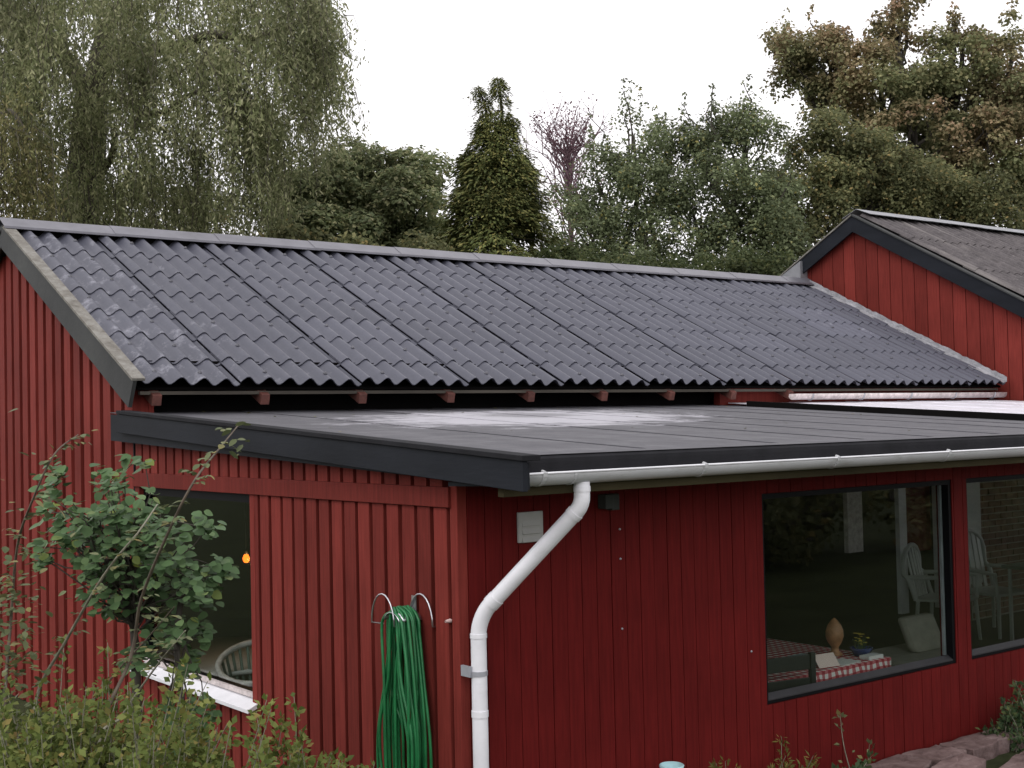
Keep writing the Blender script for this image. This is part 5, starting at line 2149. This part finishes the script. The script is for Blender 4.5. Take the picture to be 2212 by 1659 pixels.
# rose with long arching shoots
RB = z2at(430, 1640, 5.3)
rs = thing('rose_bush', 'arching rose shoots with few small leaves at lower left', 'shrub', (RB.x, RB.y, -0.06))
shoots = [
    ([(430, 1660), (600, 1150), (650, 880), (790, 540), (900, 330), (1010, 190), (1095, 85)], 5.2, 0.0095, 'brown_stem', 0.30),
    ([(170, 1660), (170, 1330), (300, 1080), (480, 770), (640, 570), (722, 450)], 5.1, 0.0095, 'pale_stem', 0.25),
    ([(20, 1500), (50, 980), (80, 640), (150, 430), (250, 220), (358, 130)], 5.3, 0.0085, 'brown_stem', 0.22),
    ([(440, 1650), (560, 1420), (720, 1190), (850, 1030)], 5.0, 0.0080, 'pale_stem', 0.1),
    ([(260, 1650), (470, 1300), (680, 1060), (800, 920)], 5.4, 0.0075, 'brown_stem', 0.1),
]
RL = leaf_shape(0.034, 0.022, 4).mesh('leaflet', 'rose_leaf')
items = []
for (pts, d, r0, mt, frac) in shoots:
    P = [z2at(x, y, d + 0.25 * math.sin(i * 1.3)) for i, (x, y) in enumerate(pts)]
    P = [Vector((P[0].x, P[0].y, -0.06))] + P
    sp = smooth_path(P, 7)
    m = MB()
    n = len(sp)
    m.tube(sp, [r0 * (1 - 0.72 * i / (n - 1)) for i in range(n)], 7)
    m.build('stem', mt, rs)
    for i in range(int(n * 0.25), n - 1):
        if rnd.random() > 0.72:
            continue
        b = sp[i]
        a = rnd.uniform(0, 6.28)
        ax = Vector((math.cos(a), math.sin(a), rnd.uniform(-0.2, 0.5))).normalized()
        tgt = b + ax * rnd.uniform(0.03, 0.075)
        k = rnd.choice((3, 5, 5, 7))
        for q in range(k):
            t_ = (q // 2 + 1) / (k // 2 + 1)
            side = ax.cross(Vector((0, 0, 1))).normalized() * (1 if q % 2 else -1)
            dd = ax * 0.5 + side * (0.9 if q < k - 1 else 0.0) + Vector((0, 0, rnd.uniform(-0.5, 0.05)))
            items.append((b.lerp(tgt, t_), dd, Vector((rnd.uniform(-.4, .4), rnd.uniform(-.4, .4), 1)), rnd.uniform(0.6, 1.25)))
for q in range(40):                                  # yellow-green cluster at the tip of the longest shoot
    b = z2at(1080 + rnd.uniform(-60, 50), 110 + rnd.uniform(-30, 120), 5.2 + rnd.uniform(-0.05, 0.05))
    if q < 14:
        items.append((b, Vector((rnd.uniform(-1, 1), rnd.uniform(-1, 1), rnd.uniform(-0.6, 0.3))), Vector((rnd.uniform(-.5, .5), rnd.uniform(-.5, .5), 1)), rnd.uniform(0.9, 1.6)))
for (cx, cy, k, sx, sy) in ((70, 1000, 90, 60, 130), (60, 1200, 70, 60, 70), (200, 400, 34, 60, 130), (130, 800, 50, 70, 110), (30, 900, 40, 40, 200)):   # leafier shoot at the left edge
    for q in range(k):
        b = z2at(cx + rnd.gauss(0, sx), cy + rnd.gauss(0, sy), 5.35 + rnd.uniform(-0.2, 0.2))
        items.append((b, Vector((rnd.uniform(-1, 1), rnd.uniform(-1, 1), rnd.uniform(-0.6, 0.3))), Vector((rnd.uniform(-.5, .5), rnd.uniform(-.5, .5), 1)), rnd.uniform(0.7, 1.5)))
joined_leaves('foliage', RL, items, 'rose_leaf', rs)


# barberry bushes: many small leaves on upright, arching shoots
def shoot_bush(name, label, spots, mat, stem_mat, leafL, group=None, per=70, cat='shrub', spread_=0.12, wr=0.62):
    b0 = spots[0][0]
    t = thing(name, label, cat, (b0[0], b0[1], -0.06), group)
    m = MB()
    Ps, Ds, Ns, Ls = [], [], [], []
    for (p, h, n) in spots:
        for i in range(n):
            a = rnd.uniform(0, 6.28)
            r = spread_ * math.sqrt(rnd.random())
            base_ = Vector((p[0] + r * math.cos(a), p[1] + r * math.sin(a), -0.06))
            hh = h * min(rnd.uniform(0.55, 1.0) + (0.14 if rnd.random() < 0.12 else 0.0), 1.12)
            lean = Vector((rnd.gauss(0, 0.16), rnd.gauss(0, 0.16), 0)) * h
            tip = base_ + lean + Vector((0, 0, hh))
            mid = base_.lerp(tip, 0.55) + Vector((rnd.gauss(0, 0.03), rnd.gauss(0, 0.03), 0.04))
            pts = smooth_path([base_, mid, tip], 4)
            m.tube(pts, [0.005 - 0.0035 * k / (len(pts) - 1) for k in range(len(pts))], 4, caps=False)
            s = 0.30 + 0.70 * rng.random(per) ** 0.8
            B = np.array(tuple(base_))
            Md = np.array(tuple(mid))
            T = np.array(tuple(tip))
            pos = ((1 - s) ** 2)[:, None] * B + (2 * s * (1 - s))[:, None] * Md + (s ** 2)[:, None] * T
            d = unit(rng.normal(size=(per, 3)))
            pos = pos + d * (0.045 * (1.15 - s) + 0.008)[:, None]
            Ps.append(pos)
            Ds.append(d + np.array([0, 0, 0.35]))
            Ns.append(rng.normal(size=(per, 3)) * 0.5 + np.array([-0.3, -0.4, 0.8]))
            Ls.append(leafL * (0.6 + 0.8 * rng.random(per)))
    P, D, N_, L = map(np.concatenate, (Ps, Ds, Ns, Ls))
    V, F = leaf_quads(P, D, N_, L, L * wr)
    fo = link('foliage', np_mesh('foliage', V, F, mat), t)
    fo['kind'] = 'stuff'
    m.build('twigs', stem_mat, t, kind='stuff')
    return t


def spot(u, v, d, n):
    p = at(u, v, d)
    return ((p.x, p.y), p.z + 0.06, n)


sp1 = []
for (u, v) in ((0, 1490), (50, 1500), (110, 1500), (170, 1500), (60, 1560), (140, 1560), (-60, 1500), (20, 1600), (100, 1620)):
    sp1.append(spot(u, v + rnd.uniform(-15, 15), rnd.uniform(4.7, 5.4), 38))
shoot_bush('barberry_bush', 'olive-green small-leaved bush in the bottom left corner', sp1, 'barberry_leaf', 'pale_stem', 0.030, per=110, spread_=0.17)
sp2 = []
for (u, v) in ((215, 1480), (260, 1500), (305, 1530), (350, 1585), (240, 1540), (300, 1580), (365, 1610), (415, 1640), (200, 1600), (455, 1660)):
    sp2.append(spot(u, v + rnd.uniform(-12, 12), rnd.uniform(4.6, 5.3), 36))
shoot_bush('barberry_bush', 'brownish small-leaved bush below the white window sill', sp2, 'barberry_leaf', 'pale_stem', 0.030, per=105, spread_=0.16)
sp3 = [spot(560, 1610, 5.2, 18), spot(620, 1615, 5.2, 18), spot(680, 1600, 5.2, 22), spot(720, 1640, 5.1, 12), spot(600, 1500, 5.3, 5), spot(545, 1560, 5.3, 9), spot(500, 1625, 5.2, 18)]
shoot_bush('barberry_bush', 'low olive bush left of the hanging garden hose', sp3, 'barberry_leaf', 'pale_stem', 0.030, per=110, spread_=0.11)

# small plants along the foot of the front wall
shoot_bush('fern_plant', 'feathery yellow-green plant at the wall left of the large window', [((1.56, -0.16), 0.53, 7), ((1.72, -0.18), 0.45, 4)], 'fern_leaf', 'pale_stem', 0.034, per=60, cat='plant', spread_=0.06, wr=0.25)
shoot_bush('fern_plant', 'yellow feathery plant below the left edge of the large window', [((2.02, -0.2), 0.42, 8), ((2.16, -0.17), 0.50, 5), ((2.28, -0.2), 0.36, 5)], 'fern_leaf', 'pale_stem', 0.036, per=65, cat='plant', spread_=0.06, wr=0.25)
shoot_bush('leafy_plant', 'small green plant at the wall below the large window', [((2.56, -0.18), 0.36, 10)], 'green_leaf', 'pale_stem', 0.045, per=30, cat='plant', spread_=0.05, wr=0.5)
shoot_bush('young_sapling', 'thin sapling with few leaves against the front wall', [((2.82, -0.13), 0.60, 2)], 'rose_leaf', 'pale_stem', 0.035, per=16, cat='plant', spread_=0.03, wr=0.6)
shoot_bush('green_bush', 'green leafy bush at the right edge above the flagstones', [((4.33, -0.20), 0.42, 10), ((4.50, -0.18), 0.50, 12), ((4.2, -0.16), 0.26, 5), ((4.66, -0.2), 0.45, 10)], 'green_leaf', 'pale_stem', 0.034, per=50, cat='shrub', spread_=0.08, wr=0.55)
pt = MB()
pt.lathe((1.20, -0.18, -0.06), [(0.0, 0.0), (0.05, 0.0), (0.055, 0.10), (0.062, 0.53), (0.066, 0.545), (0.060, 0.55), (0.05, 0.52), (0.0, 0.50)], 18)
tag(pt.build('garden_jar', 'pale_blue'), 'pale blue jar just showing at the bottom edge by the wall', 'jar')

# garden hedge across the lawn: behind the camera, mirrored in the panes of the large window
hx = []
for i in range(7):
    hx.append((6.0 + i * 2.0, -8.6 + rnd.uniform(-0.5, 0.5), 0.95, 1.25, 1.0, 1.15 + rnd.uniform(-0.2, 0.3)))
broadleaf('garden_hedge', 'leafy garden hedge mirrored darkly in the large window', (12.0, -8.6, -0.06), hx, 'olive_leaf', 120, 0.5, 130, 0.12, 0.7, 0.08, cat='hedge')

# a few fallen leaves and bits of grit on the flat roof
fl_items = []
for i in range(70):
    x = rnd.uniform(0.1, 6.0)
    y = 4.15 - abs(rnd.gauss(0, 0.5)) if i < 40 else rnd.uniform(0.0, 4.0)
    fl_items.append((Vector((x, y, rz(y) + 0.008)), Vector((rnd.uniform(-1, 1), rnd.uniform(-1, 1), 0.05)), Vector((rnd.uniform(-.3, .3), rnd.uniform(-.3, .3), 1)), rnd.uniform(0.5, 1.1)))
fo = joined_leaves('fallen_leaves', RL, fl_items, 'fern_leaf', None)
fo['label'] = 'few fallen leaves scattered on the flat roof'
fo['category'] = 'leaves'
